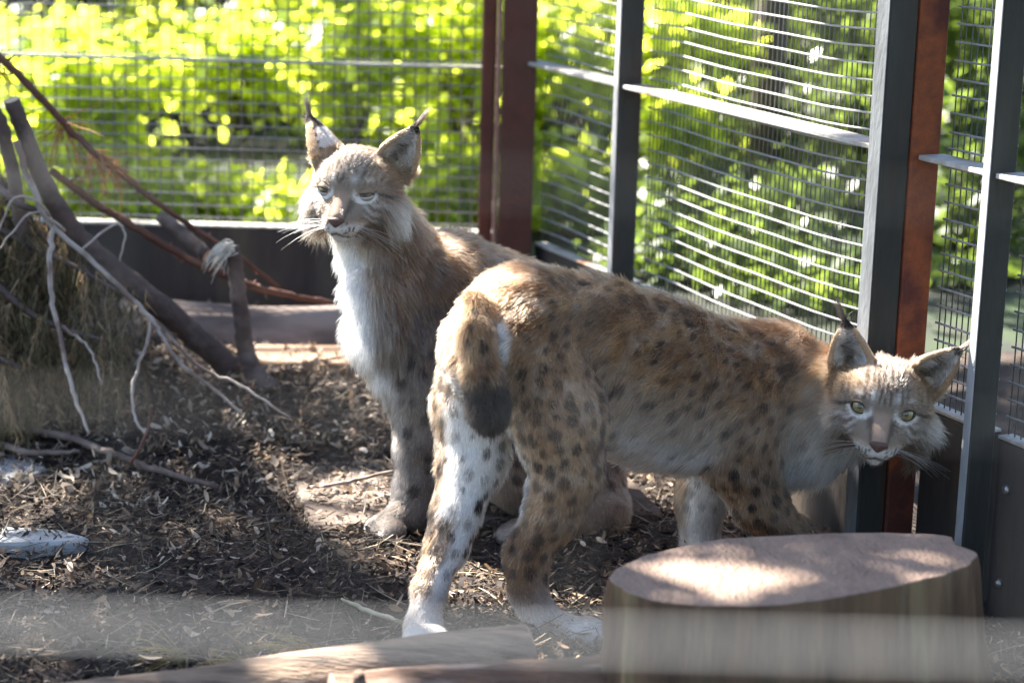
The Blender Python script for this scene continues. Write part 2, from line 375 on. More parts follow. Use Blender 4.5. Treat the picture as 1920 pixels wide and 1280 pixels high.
# ------------------------------------------------------------------ pale slabs half buried at the edge of the floor
M_slab = mat('pale_concrete', (.42, .42, .41), (.30, .29, .28), .8, 18, .3, 80, c3=(.2, .18, .16), s3=7, t3=(.58, .66))
def slab(name, poly, z, th, M, label, cat, parent=None, bev=.006):
    poly = np.asarray(poly, float); n = len(poly); c = poly.mean(0)
    V = []
    for zz, sh in ((z-th, 1), (z-bev, 1), (z, 1-bev/.12)):
        for p in poly:
            q = c+(p-c)*sh; V.append((q[0], q[1], zz))
    F = [list(range(n))[::-1], [2*n+i for i in range(n)]]
    for k in range(2):
        for i in range(n): F.append([k*n+i, k*n+(i+1) % n, (k+1)*n+(i+1) % n, (k+1)*n+i])
    o = link(name, mesh(name, V, F, False), M)
    return tag(o, label, cat)
def blob(cx, cy, rx, ry, n=18, seed=0, amp=.12, rot=0.0):
    r_ = np.random.default_rng(seed); a = np.arange(n)*2*math.pi/n
    r = 1+amp*(np.sin(a*2+r_.uniform(0, 6))+.6*np.sin(a*3+r_.uniform(0, 6))+.5*r_.normal(0, 1, n)*.6)
    x, y = rx*r*np.cos(a), ry*r*np.sin(a)
    return np.stack([cx+x*math.cos(rot)-y*math.sin(rot), cy+x*math.sin(rot)+y*math.cos(rot)], 1)
p = G(-20, 888); slab('paving_stone', blob(p[0], p[1], .12, .10, seed=1), p[2]+.017, .05, M_slab, 'pale paving stone near the fallen conifer bough, partly under litter', 'stone')
p = G(-15, 1018); slab('paving_stone', blob(p[0], p[1], .15, .055, seed=2), p[2]+.017, .05, M_slab, 'long white paving stone lying in the open litter', 'stone')

# ------------------------------------------------------------------ boards and logs
M_plank = mat('sun_bleached_plank', (.40, .26, .17), (.30, .18, .11), .7, 8, .3, 60, stretch=(.3, 2, 2), c3=(.2, .11, .06), s3=6)
M_board = mat('worn_board', (.15, .115, .09), (.10, .075, .06), .8, 10, .35, 60, stretch=(.4, 2, 2), c3=(.08, .055, .045), s3=6)
A_, B_ = G(560, 1000), G(1285, 985)
A_ = np.array([-.36, 3.80]); B_ = np.array([.30, 3.95])
pl = MB(); dx = (B_-A_)/np.linalg.norm(B_-A_); nxv = np.array([-dx[1], dx[0]])
w_ = np.linalg.norm(B_-A_)
pl.box((A_[0], A_[1]-.03, -.015), (dx[0]*w_, dx[1]*w_, 0), (nxv[0]*.42, nxv[1]*.42, 0), (0, 0, .034), .006)
tag(pl.build('wooden_board', M_board), 'low weathered board under the sitting lynx', 'board')
pl = MB(); a = ony(470, 668, 4.7); c = ony(700, 662, 4.7)
pl.box((a[0], 4.62, .088), (c[0]-a[0]+.12, .02, 0), (0, .17, 0), (0, 0, .034), .004)
tag(pl.build('wooden_plank', M_plank), 'sunlit pale plank with orange edge in front of the back log', 'plank')
def log(name, A, B, r0, r1, M, Mcut, label, seed=0, bow=(0, 0, 0), n=26, sides=28, noise=.03, knots=()):
    A, B = np.asarray(A, float), np.asarray(B, float); t = np.linspace(0, 1, n)[:, None]
    P = A+(B-A)*t+np.asarray(bow)*np.sin(t*math.pi)
    rr = r0+(r1-r0)*t[:, 0]; r_ = np.random.default_rng(seed)
    rr = rr*(1+noise*np.sin(t[:, 0]*7+seed)+noise*.5*np.sin(t[:, 0]*17+2*seed))
    root = empty(name, tuple((A+B)/2-np.array([0, 0, (r0+r1)/2]))); tag(root, label, 'log')
    V, F = tube_vf(P, rr, sides, noise*.35, seed, caps=False)
    o = link('bark', mesh('bark', V, F), M); child(o, root)
    for e, P0, dirv in ((0, P[0], P[0]-P[1]), (n-1, P[-1], P[-1]-P[-2])):
        ring = V[e*sides:(e+1)*sides]; c = ring.mean(0)+dirv/np.linalg.norm(dirv)*.004
        VV = np.vstack([ring, c+(ring-c)*.97+dirv/np.linalg.norm(dirv)*.003, c[None]])
        FF = [[i, (i+1) % sides, sides+(i+1) % sides, sides+i] for i in range(sides)]+[[sides+i, sides+(i+1) % sides, 2*sides] for i in range(sides)]
        o = link('cut_face', mesh('cut_face', VV, FF, False), Mcut); child(o, root)
    for (tk, d, ln, rk) in knots:
        c = A+(B-A)*tk; d = np.asarray(d, float); d /= np.linalg.norm(d); rad = r0+(r1-r0)*tk
        V, F = tube_vf([c+d*rad*.7, c+d*(rad+ln*.6), c+d*(rad+ln)], [rk*1.25, rk, rk*.85], 10, .08, seed)
        o = link('branch_stub', mesh('branch_stub', V, F), M); child(o, root)
    return root
M_logp = mat('debarked_log', (.30, .21, .145), (.12, .08, .055), .75, 9, .9, 40, stretch=(1, 6, 6), c3=(.07, .045, .033), s3=7, t3=(.54, .66))
M_logb = mat('mottled_log', (.17, .095, .06), (.085, .05, .034), .75, 9, .9, 50, stretch=(1, 5, 5), c3=(.36, .25, .19), s3=6, t3=(.55, .68))
M_barkg = mat('grey_brown_bark', (.16, .12, .105), (.10, .075, .065), .85, 12, .5, 60, stretch=(.4, 1, 1), c3=(.26, .20, .17), s3=7)
log('fallen_log', (-.62, 2.80, .035), (.035, 3.0, .066), .055, .060, M_logp, M_logcut, 'smooth pale debarked log with a sunlit patch by the hind paws', 3, n=30)
log('fallen_log', (-.235, 2.80, .058), (.165, 2.885, .070), .060, .056, M_logb, M_logcut, 'mottled reddish cracked log with a short branch stub', 5, knots=((.09, (.0, -.45, .9), .022, .010),))
log('fallen_log', (-1.05, 4.99, .085), (-.05, 4.93, .098), .09, .085, M_barkg, M_logcut, 'thick grey log lying against the back kick board', 8, noise=.05)

# ------------------------------------------------------------------ stump
M_stb = mat('stump_bark', (.17, .10, .055), (.06, .036, .022), .85, 5, .7, 30, stretch=(3, 3, .35), c3=(.24, .18, .095), s3=4, t3=(.55, .7))
def ring_mat():
    M = mat('stump_cut_wood', (.30, .205, .155), (.175, .118, .088), .75, 26, .8, 130, c3=(.10, .075, .065), s3=7, t3=(.52, .72), stretch=(1, .45, 1))
    nt = M.node_tree; N = nt.nodes; Lk = nt.links; b = N['Principled BSDF']; src = b.inputs['Base Color'].links[0].from_socket
    tc = N.new('ShaderNodeTexCoord'); mp = N.new('ShaderNodeMapping'); mp.inputs['Location'].default_value = (.03, -.02, 0); mp.inputs['Scale'].default_value = (1, 1.45, .01); Lk.new(tc.outputs['Object'], mp.inputs[0])
    wv = N.new('ShaderNodeTexWave'); wv.wave_type = 'RINGS'; wv.rings_direction = 'Z'; wv.inputs['Scale'].default_value = 34; wv.inputs['Distortion'].default_value = 7; wv.inputs['Detail'].default_value = 3
    Lk.new(mp.outputs[0], wv.inputs['Vector'])
    mr = N.new('ShaderNodeMapRange'); mr.inputs['To Min'].default_value = .90; mr.inputs['To Max'].default_value = 1.05; Lk.new(wv.outputs['Fac'], mr.inputs['Value'])
    mx = N.new('ShaderNodeMix'); mx.data_type = 'RGBA'; mx.blend_type = 'MULTIPLY'; mx.inputs['Factor'].default_value = 1
    Lk.new(src, mx.inputs['A']); Lk.new(mr.outputs[0], mx.inputs['B']); Lk.new(mx.outputs['Result'], b.inputs['Base Color'])
    return M
st_px = [(1145, 1082), (1160, 1063), (1205, 1042), (1280, 1024), (1360, 1010), (1440, 1006), (1500, 1003), (1560, 1000), (1660, 999), (1740, 1001), (1785, 1006), (1792, 1020), (1828, 1034), (1833, 1043),
         (1815, 1060), (1770, 1078), (1700, 1095), (1620, 1112), (1540, 1125), (1460, 1134), (1400, 1137), (1320, 1136), (1250, 1130), (1205, 1122), (1170, 1108), (1150, 1096)]
zt = .25
top = np.array([onz(x, y, zt) for x, y in st_px]); top = top[::-1]      # clockwise pixels -> counterclockwise
cl = np.vstack([top, top[:1]]); seg = np.r_[0, np.cumsum(np.linalg.norm(np.diff(cl, axis=0), axis=1))]; uu = np.linspace(0, seg[-1], 141)[:-1]
top = np.stack([np.interp(uu, seg, cl[:, k]) for k in range(3)], 1); c = top.mean(0)
rid = rng.normal(0, 1, 140); rid = (rid+np.roll(rid, 1)+np.roll(rid, 2))/2.2
top[:, :2] = c[:2]+(top[:, :2]-c[:2])*(1+.006*rid)[:, None]
n = len(top)
sr = empty('tree_stump', (c[0], c[1], 0)); tag(sr, 'wide sawn tree stump with a flat greyish cut top', 'stump')
rows = []
for z, sc in ((zt+.0005, .999), (zt-.004, 1.006), (zt-.025, 1.012), (.20, 1.03), (.16, 1.05), (.12, 1.075), (.07, 1.12), (.0, 1.2), (-.04, 1.24)):
    r_ = (.010*rid+rng.normal(0, .003, n))*(0.25 if z > .24 else 1)
    sc = 1+(sc-1)*.55; rows.append(np.stack([c[0]+(sc-1)*.24+(top[:, 0]-c[0])*(sc+r_), c[1]+(top[:, 1]-c[1])*(sc+r_), np.full(n, z)], 1))
V = np.vstack(rows); F = []
for k in range(len(rows)-1):
    for i in range(n): F.append([k*n+i, (k+1)*n+i, (k+1)*n+(i+1) % n, k*n+(i+1) % n])
o = link('bark', mesh('bark', V, F), M_stb); child(o, sr)
V = np.vstack([top, c+(top-c)*.985+np.array([0, 0, .0015]), c[None]+np.array([0, 0, .002])]); F = []
for i in range(n):
    F.append([i, (i+1) % n, n+(i+1) % n, n+i]); F.append([n+i, n+(i+1) % n, 2*n])
V -= np.array([c[0], c[1], 0]); o = link('cut_face', mesh('cut_face', V, F, False), ring_mat(), sr)

# ------------------------------------------------------------------ brush pile
M_br = mat('smooth_branch_bark', (.10, .068, .058), (.065, .045, .04), .75, 14, .7, 55, c3=(.17, .125, .105), s3=8)
M_brr = mat('red_brown_branch', (.12, .048, .03), (.08, .035, .025), .65, 20, .3, 90, c3=(.17, .08, .05), s3=9)
M_brw = mat('pale_twig_bark', (.40, .34, .30), (.27, .22, .19), .7, 25, .3, 90, c3=(.16, .11, .09), s3=14)
M_orange = mat('dead_orange_frond', (.42, .17, .05), (.3, .12, .04), .7, 30)
M_cutend = mat('fresh_cut_end', (.50, .38, .26), (.40, .28, .18), .7, 60, .2, 120)
def nrm_(v): return v/np.linalg.norm(v)
def branch(pts, rad, M, label, n=7, noise=.05, seed=0, cat='branch', name='branch', sides=9, buds=0, group=None, cut=0):
    P = np.array([ony(x, y, Y) for x, y, Y in pts]); Q = resample(P, n)
    rr = np.interp(np.linspace(0, 1, len(Q)), np.linspace(0, 1, len(rad)), rad)
    r_ = np.random.default_rng(seed+len(pts)*13); Q = Q+r_.normal(0, .0012, Q.shape)
    V, F = tube_vf(Q, rr, sides, noise, seed); V = V.tolist()
    for k in range(buds):
        i = r_.integers(2, len(Q)-2); d = r_.normal(0, 1, 3); d /= np.linalg.norm(d); ln = rr[i]*r_.uniform(1.2, 2.6)
        v, f = tube_vf([Q[i]+d*rr[i]*.5, Q[i]+d*(rr[i]+ln)], [rr[i]*.35, rr[i]*.15], 5); F += [[q+len(V) for q in g] for g in f]; V += v.tolist()
    o = link(name, mesh(name, V, F), M)
    if cut:
        ring = np.array(V[:sides]) if cut == 1 else np.array(V[(len(Q)-1)*sides:len(Q)*sides]); e = nrm_(Q[0]-Q[1]) if cut == 1 else nrm_(Q[-1]-Q[-2]); cc = ring.mean(0)
        VV = np.vstack([cc+(ring-cc)*1.01+e*.0012, (cc+e*.002)[None]]); f_ = link('cut_face', mesh('cut_face', VV, [[i, (i+1) % sides, sides] for i in range(sides)], False), M_cutend); f_.parent = o
    return tag(o, label, cat, group)
branch([(22, 188, 4.40), (60, 290, 4.43), (105, 385, 4.46), (165, 465, 4.5), (300, 575, 4.56), (440, 695, 4.62)], [.0165, .0185, .021, .025, .027, .029], M_br, 'thick smooth cut branch leaning across the brush pile', 8, .05, sides=16, cut=1)
branch([(-30, 190, 4.38), (0, 225, 4.38), (20, 310, 4.4), (40, 420, 4.42), (70, 560, 4.46)], [.013, .014, .015, .016], M_br, 'short cut branch beside the thick leaning one', 6, .05, sides=12, cut=1)
branch([(300, 405, 4.72), (345, 440, 4.70), (387, 478, 4.66)], [.014, .015, .0155], M_br, 'sawn branch end poking out behind the thick leaning branch', 6, .03, sides=12, cut=2)
branch([(436, 462, 4.50), (446, 540, 4.51), (458, 640, 4.53), (472, 690, 4.53), (500, 735, 4.52)], [.0165, .0175, .019, .021, .03], M_br, 'upright cut stick with a frayed white top', 8, .03, sides=14)
branch([(-20, 88, 4.52), (60, 168, 4.55), (150, 262, 4.58), (250, 345, 4.62), (350, 420, 4.66), (430, 468, 4.70), (525, 540, 4.76)], [.0085, .008, .0075, .007, .006, .005, .004], M_brr, 'long thin dark red branch arching down over the kick board', 8, .05, buds=34)
branch([(95, 318, 4.55), (180, 383, 4.58), (260, 430, 4.6), (340, 478, 4.64), (430, 520, 4.68), (520, 549, 4.72), (625, 568, 4.78)], [.008, .0085, .009, .009, .0085, .0075, .006], M_brr, 'red brown branch running from the brush pile to the sitting lynx', 8, .05, buds=34)
branch([(-20, 340, 4.33), (30, 378, 4.33), (75, 400, 4.35)], [.009, .008, .006], M_br, 'short dark twig at the top of the conifer bough', 6, .05)
# root-like pale twigs, one connected branch with forks
def twig(paths, M, label, name='twig'):
    root = None
    for k, (pts, rad) in enumerate(paths):
        P = np.array([ony(x, y, Y) for x, y, Y in pts]); Q = resample(P, 6); Q = Q+np.random.default_rng(k).normal(0, .0013, Q.shape)
        rr = .68*np.interp(np.linspace(0, 1, len(Q)), np.linspace(0, 1, len(rad)), rad)
        V, F = tube_vf(Q, rr, 7, .10, k)
        if k == 0:
            root = empty(name, tuple(P[-1])); tag(root, label, 'branch'); o = link('stem', mesh('stem', V, F), M)
        else: o = link('side_twig', mesh('side_twig', V, F), M)
        child(o, root)
    return root
twig([([(30, 265, 4.34), (60, 350, 4.34), (98, 425, 4.34), (195, 510, 4.33), (283, 598, 4.30), (310, 640, 4.28), (350, 690, 4.24), (458, 776, 4.20)], [.011, .010, .009, .0085, .007, .0065, .006, .0045]),
      ([(285, 598, 4.30), (272, 655, 4.26), (250, 715, 4.22), (252, 780, 4.18), (276, 815, 4.14)], [.0055, .005, .005, .0045, .004]),
      ([(310, 622, 4.29), (378, 690, 4.26), (450, 722, 4.24), (545, 785, 4.2)], [.006, .0055, .005, .003]),
      ([(99, 428, 4.34), (92, 495, 4.30), (100, 570, 4.28), (120, 660, 4.25), (140, 745, 4.2), (168, 812, 4.15)], [.009, .0085, .008, .0075, .007, .004]),
      ([(118, 612, 4.27), (165, 650, 4.24), (182, 690, 4.22), (190, 725, 4.2)], [.005, .004, .0035, .002]),
      ([(100, 425, 4.34), (75, 380, 4.31), (28, 372, 4.29), (-5, 440, 4.27)], [.005, .0045, .004, .003]),
      ([(120, 430, 4.33), (65, 398, 4.29), (20, 440, 4.26), (-10, 480, 4.25)], [.005, .004, .003, .002]),
      ([(150, 470, 4.34), (215, 420, 4.40), (235, 440, 4.40), (225, 490, 4.40)], [.004, .004, .0035, .003])],
     M_brw, 'pale forked dead branch sprawling down to the litter')
def ground_branch(pts, rad, M, label, lift=.008, buds=6, seed=0):
    P = np.array([G(x, y, lift) for x, y in pts]); Q = resample(P, 7); rr = np.interp(np.linspace(0, 1, len(Q)), np.linspace(0, 1, len(rad)), rad)
    Q = Q+np.random.default_rng(seed).normal(0, .0015, Q.shape)
    V, F = tube_vf(Q, rr, 9, .08, seed); return tag(link('branch', mesh('branch', V, F), M), label, 'branch')
ground_branch([(-30, 788), (60, 806), (130, 822), (215, 852), (290, 880), (412, 914)], [.0085, .0085, .008, .0075, .007, .005], M_br, 'fallen branch lying on the litter below the conifer bough', .036)
ground_branch([(-30, 815), (30, 842), (80, 850), (150, 846)], [.008, .0075, .006, .004], M_br, 'curved short fallen branch on the litter', .034)
ground_branch([(580, 913), (640, 905), (736, 884)], [.0025, .004, .003], M_brw, 'thin pale stick lying beside the front paw', .034)
branch([(245, 868, 4.02), (268, 830, 4.03), (281, 790, 4.05), (279, 765, 4.06)], [.004, .0035, .003, .002], M_brr, 'small dark twig sticking up from the litter', 6, .1)
branch([(455, 772, 4.28), (468, 745, 4.28), (475, 718, 4.28)], [.002, .002, .0015], M_brr, 'tiny upright red shoot beside the upright stick', 5, .1)
branch([(640, 1122, 3.35), (680, 1140, 3.34), (755, 1168, 3.30)], [.002, .004, .0035], mat('cream_reed', (.5, .45, .3), (.38, .33, .2), .6, 20), 'cream split reed by the hind foot', 6, .1)
# frayed bark at the stick's top, orange dead fronds
def hairs(name, c, n, ln, sd, M, dirv, r=.0008, drop=.5, seed=0):
    r_ = np.random.default_rng(seed); V = []; F = []
    for k in range(n):
        d = np.asarray(dirv, float)+r_.normal(0, sd, 3); d /= np.linalg.norm(d); l = ln*r_.uniform(.5, 1.2); p = np.asarray(c)+r_.normal(0, .006, 3)
        t = np.linspace(0, 1, 6)[:, None]; Q = p+d*l*t+np.array([0, 0, -1.0])*l*drop*t*t+r_.normal(0, .0015, (6, 3))
        v, f = tube_vf(Q, np.linspace(r, r*.4, 6), 4); F += [[i+len(V) for i in g] for g in f]; V += v.tolist()
    return link(name, mesh(name, V, F), M)
tag(hairs('bark_shred', ony(434, 463, 4.48), 60, .05, .35, mat('white_bark_fibre', (.7, .66, .6), (.5, .46, .4), .7, 40), (-1, 0, .15), .0011, .9, 3), 'white frayed bark shreds on top of the upright stick', 'bark')
for q, (a, bq) in enumerate((((118, 232), (172, 352)), ((175, 290), (222, 385)), ((215, 315), (220, 385)), ((2, 130), (4, 190)))):
    P0 = ony(a[0], a[1], 4.6); P1 = ony(bq[0], bq[1], 4.62)
    tag(hairs('dead_frond', P0, 26, float(np.linalg.norm(P1-P0)), .10, M_orange, P1-P0, .0013, .12, 10+q), ('long dead orange frond hanging from the arching branch', 'bushy dead orange frond at the arching branch middle', 'short dead orange frond hanging straight down', 'dead orange frond at the arching branch top end')[q], 'frond', 'orange fronds on the arching branch')
# drooping dead conifer boughs
M_con = ramp_mat('dry_conifer', [(0, (.06, .05, .028)), (.4, (.14, .115, .06)), (.75, (.24, .165, .09)), (1, (.42, .29, .17))], .8, .2)
def bough(anchors, nspray, label, seed, Yd):
    r_ = np.random.default_rng(seed); root = empty('conifer_bough', tuple(ony(anchors[0][0], anchors[0][1], Yd))); tag(root, label, 'branch', 'drooping dead conifer boughs')
    P = np.array([ony(x, y, Yd+dy) for x, y, dy in anchors]); Q = resample(P, 8)
    v, f = tube_vf(Q, np.linspace(.010, .004, len(Q)), 8, .08, seed); o = link('stem', mesh('stem', v, f), M_br); child(o, root)
    V = []; F = []; rn = []
    for k in range(nspray):
        c = Q[r_.integers(0, len(Q))]+r_.normal(0, .02, 3); ln = r_.uniform(.10, .30); side = r_.normal(0, .22, 3); side[2] = -1
        side /= np.linalg.norm(side); t = np.linspace(0, 1, 8)
        ax = c+side*ln*t[:, None]+r_.normal(0, .012, 3)*(t[:, None]**2)+r_.normal(0, .002, (8, 3)); col = r_.random()
        def rib(a0, a1, w):
            d = a1-a0; s = np.cross(d, r_.normal(0, 1, 3)); s = s/(np.linalg.norm(s)+1e-9)*w; i = len(V)
            V.extend([tuple(a0-s), tuple(a0+s), tuple(a1+s*.4), tuple(a1-s*.4)]); F.append([i, i+1, i+2, i+3]); rn.append(np.clip(col+r_.normal(0, .15), 0, 1))
        for i in range(7):
            rib(ax[i], ax[i+1], .0016)
            for _ in range(4):
                d = side*1.3+r_.normal(0, .42, 3); d /= np.linalg.norm(d); rib(ax[i], ax[i]+d*r_.uniform(.015, .045), .0012)
    me = mesh('foliage', V, F, False); setrnd(me, rn); o = link('foliage', me, M_con); child(o, root); o['kind'] = 'stuff'
bough([(-60, 300, 0), (10, 350, 0), (70, 430, -.03), (130, 480, -.06)], 130, 'dense grey green dead conifer bough at the top of the brush pile', 1, 4.52)
bough([(-60, 400, 0), (40, 450, 0), (140, 500, -.03), (260, 570, -.06)], 170, 'brown tinged dead conifer bough below the forked pale branch', 2, 4.42)
bough([(-70, 480, 0), (0, 540, 0), (80, 600, -.03), (200, 640, -.05)], 170, 'olive dead conifer bough drooping onto the litter', 3, 4.36)
bough([(-70, 600, 0), (-20, 660, -.02), (40, 690, -.05)], 90, 'mossy dead conifer bough tip touching the ground', 4, 4.28)
# fresh needle tuft in the litter
for q, (x, y) in enumerate(((600, 1228), (500, 1268), (350, 1235))):
    p = G(x, y, .015); tag(hairs('needle_tuft', p, 70 if q < 2 else 40, .10, .28, mat('dry_needle_%d' % q, (.30, .22, .07), (.2, .15, .06), .6, 30), (-1, .1, .25), .0009, .25, 20+q), ('yellow needle tuft beside the smooth pale log', 'dry needle tuft partly under the smooth pale log', 'sparse needle tuft out on the dark litter')[q], 'twig', 'needle tufts')
# ------------------------------------------------------------------ plants outside the fences
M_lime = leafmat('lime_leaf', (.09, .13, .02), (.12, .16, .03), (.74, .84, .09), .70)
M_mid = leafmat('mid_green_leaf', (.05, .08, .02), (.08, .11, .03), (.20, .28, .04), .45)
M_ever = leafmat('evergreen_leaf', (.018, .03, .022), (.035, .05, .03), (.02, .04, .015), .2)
M_trunk = mat('tree_bark', (.10, .08, .065), (.06, .048, .04), .9, 10, .6, 40, stretch=(2, 2, .4))
def leaves(C, size, seed, fold=.25):
    n = len(C); r_ = np.random.default_rng(seed)
    T = np.array([[-.5, 0, 0], [0, -.32, fold*.3], [.5, 0, 0], [0, .32, fold*.3]])
    s = size*r_.uniform(.6, 1.3, n)
    V = T[None]*s[:, None, None]; Rm = rotm(r_.uniform(0, 6.28, n), r_.normal(.3, .55, n), r_.normal(0, .55, n))
    V = np.einsum('nij,nkj->nki', Rm, V)+C[:, None, :]
    F = np.arange(n*4).reshape(n, 4); return V.reshape(-1, 3), F, r_.random(n)
def clump_points(center, radii, nclump, per, sd, seed):
    r_ = np.random.default_rng(seed); u = r_.normal(0, 1, (nclump, 3)); u /= np.linalg.norm(u, axis=1)[:, None]; u *= r_.random((nclump, 1))**.4
    cc = np.asarray(center)+u*np.asarray(radii); P = np.repeat(cc, per, 0)+r_.normal(0, sd, (nclump*per, 3))
    P[:, 2] = np.maximum(P[:, 2], -.03); return P, cc
def plant(name, base, center, radii, label, cat, M, nclump=40, per=55, sd=.05, size=.055, seed=0, stem_r=.012, group=None):
    root = empty(name, tuple(base)); tag(root, label, cat, group)
    P, cc = clump_points(center, radii, nclump, per, sd, seed)
    V, F, rn = leaves(P, size, seed); me = mesh('crown', V, F, False); setrnd(me, rn); o = link('crown', me, M); child(o, root)
    b0 = np.array(base)-np.array([0, 0, .08]); mid = (b0+np.asarray(center))/2+np.array([.02, .01, 0])
    v, f = tube_vf(resample([b0, mid, np.asarray(center)], 5), np.linspace(stem_r, stem_r*.5, 11), 8, .05, seed); V = v.tolist(); F = list(f)
    for k in range(0, len(cc), max(1, len(cc)//9)):
        v, f = tube_vf(resample([mid, (mid+cc[k])/2+np.array([0, 0, .03]), cc[k]], 3), np.linspace(stem_r*.6, stem_r*.2, 7), 5); F += [[i+len(V) for i in g] for g in f]; V += v.tolist()
    o = link('trunk', mesh('trunk', V, F), M_trunk); child(o, root)
    return root
def shrub(px, py, Y, rx, rz, label, M=None, seed=0, dens=1.0, size=.055, zc=None):
    c = ony(px, py, Y); base = (c[0]+.03, Y+.05, -.07); radii = (rx, max(rx*.8, .2), rz)
    vol = rx*rz; ncl = int(max(12, 400*vol*dens)); plant('shrub', base, c, radii, label, 'shrub', M or M_lime, ncl, 40, .06, size, seed, .010, 'sunlit shrubs outside the fences')
shr = [(170, 250, 7.3, .33, .36, 'large sunlit lime shrub behind the arching dark branch'),
       (60, 330, 7.6, .30, .22, 'low lime shrub behind the thick leaning branch'),
       (440, 110, 7.8, .24, .17, 'lime shrub crown above the dark gap in the back fence view'),
       (650, 70, 7.5, .27, .22, 'tall lime shrub behind the sitting lynx ears'),
       (840, 70, 7.7, .18, .20, 'lime shrub beside the brown corner post'),
       (560, 15, 8.2, .25, .14, 'pale lime shrub top seen high through the back mesh'),
       (385, 400, 7.2, .14, .10, 'small low lime shrub just above the back kick board'),
       (530, 400, 7.2, .10, .09, 'tiny lime shrub beside the sitting lynx cheek'),
       (840, 360, 7.4, .13, .16, 'lime shrub seen past the sitting lynx shoulder'),
       (260, 410, 7.1, .18, .10, 'spreading lime ground shrub above the kick board'),
       (1060, 90, 7.8, .22, .16, 'lime shrub seen through the first narrow side panel'),
       (1080, 350, 7.4, .26, .16, 'bright low shrub behind the first narrow side panel'),
       (1280, 60, 8.2, .25, .18, 'lime shrub high behind the wide side panel'),
       (1270, 230, 7.8, .10, .09, 'small lime shrub behind the wide side panel flat rail')]
shr += [(x, y, Y, .36, .20, 'pale lime shrub in the second row, ' + w) for x, y, Y, w in ((110, 130, 9.0, 'above the leaning branches'), (330, 90, 9.4, 'beside the arching branch'), (690, 190, 9.2, 'between the tufted ears'), (830, 220, 9.0, 'by the corner post'), (960, 200, 9.0, 'behind the corner post'), (1120, 230, 9.3, 'behind the narrow first panel'), (1340, 330, 9.0, 'behind the wide panel wires'))]
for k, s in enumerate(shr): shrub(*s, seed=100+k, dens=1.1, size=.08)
for k, s in enumerate([(1560, 60, 9.5, .45, .30, 'mid green shrub high behind the wide side panel'), (1560, 450, 8.2, .30, .30, 'mid green shrub low behind the wide side panel'),
                       (1330, 140, 10.5, .5, .3, 'hazy mid green shrub deep behind the wide side panel'), (1800, 90, 9.0, .35, .3, 'mid green shrub behind the narrow side panel by the rusty post'),
                       (1800, 640, 6.8, .22, .22, 'grassy green shrub low behind the narrow side panel'), (1900, 330, 7.2, .25, .3, 'mid green shrub behind the last side panel'),
                       (700, 260, 9.5, .35, .2, 'shaded mid green shrub behind the sitting lynx'), (1380, 430, 7.6, .30, .22, 'loose mid green shrub low behind the wide side panel wires'), (1240, 420, 8.4, .35, .22, 'dull green shrub behind the wide side panel near its first post'), (1500, 250, 8.8, .4, .25, 'green shrub behind the slim bare trunk'), (1650, 250, 8.0, .3, .3, 'green shrub hidden mostly by the rusty post'), (1250, 470, 6.7, .24, .10, 'low ground cover plant outside the wide panel near its first post'), (1380, 520, 6.5, .24, .10, 'low ground cover plant outside the wide panel middle'), (1520, 540, 6.3, .24, .11, 'low ground cover plant outside the wide panel by the rusty post'), (1450, 420, 7.1, .26, .12, 'low green plant at the foot of the slim bare trunk'), (1800, 420, 7.4, .22, .2, 'green plant outside the narrow panel by the rusty post')]):
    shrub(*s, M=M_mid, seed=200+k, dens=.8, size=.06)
def tree(base, h, rr, label, seed, tr=.10, M=None, ncl=70, per=70, size=.09, zc=.62, name='evergreen_tree', grp='evergreen trees behind the shrubs'):
    c = (base[0], base[1], h*zc); plant(name, (base[0], base[1], -.07), c, (rr, rr, h*(1-zc)*1.05), label, 'tree', M or M_ever, ncl, per, .16, size, seed, tr, grp)
for k, (px, Y) in enumerate(((-150, 11.0), (250, 12.5), (520, 10.8), (800, 12.6), (1080, 11.4), (1300, 13.0), (1560, 12.0), (1850, 13.0), (2150, 11.5))):
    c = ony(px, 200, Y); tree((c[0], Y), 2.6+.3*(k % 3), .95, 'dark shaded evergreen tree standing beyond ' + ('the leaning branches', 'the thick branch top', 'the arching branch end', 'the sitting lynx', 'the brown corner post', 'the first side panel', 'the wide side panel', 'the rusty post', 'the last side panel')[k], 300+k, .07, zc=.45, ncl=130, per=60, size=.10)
c = ony(1425, 400, 8.6)
tree((c[0], 8.6), 4.6, 1.1, 'slim bare trunked tree behind the wide side panel', 400, .075, M_mid, 60, 60, .09, .80, 'slim_tree', None)
c = ony(880, 250, 8.3)
tree((c[0], 8.3), 4.4, 1.0, 'slim tree with pale trunk beside the brown corner post', 401, .035, M_mid, 50, 60, .09, .82, 'slim_tree', None)
# ------------------------------------------------------------------ unseen tree added for shade; crown gaps are cut along chosen sun lines
def onwall(t, z): return W(t, 0, z)
lit = [(G(600, 780), .16), (G(680, 860), .15), (G(520, 850), .10), (G(620, 720), .10), (G(700, 760), .10), (G(420, 730), .09), (onz(560, 665, .12), .12), (onz(470, 600, .17), .16), (onz(330, 640, .15), .08),
       (onz(630, 1245, .11), .03), (onz(1330, 1078, .25), -.012), (G(-10, 885), .13), (G(-10, 1018), .13), (G(560, 1010), .10), (G(300, 960), .10), (G(100, 940), .08),
       (ony(830, 620, 3.35), .02), (ony(815, 780, 3.3), .04), (ony(800, 960, 3.27), .03), (ony(640, 600, 3.85), .10), (ony(600, 420, 3.85), .07), (ony(770, 260, 3.9), .05), (ony(890, 530, 3.40), -.01), (ony(300, 620, 4.3), .10), (ony(140, 600, 4.25), .08),
       (ony(100, 350, 4.4), .10), (ony(450, 470, 4.5), .05), (G(1215, 930), .09), (onwall(1.85, .17), .06), (onwall(1.76, .17), .05), (ony(250, 700, 4.2), .06), (ony(430, 600, 4.6), .07)]
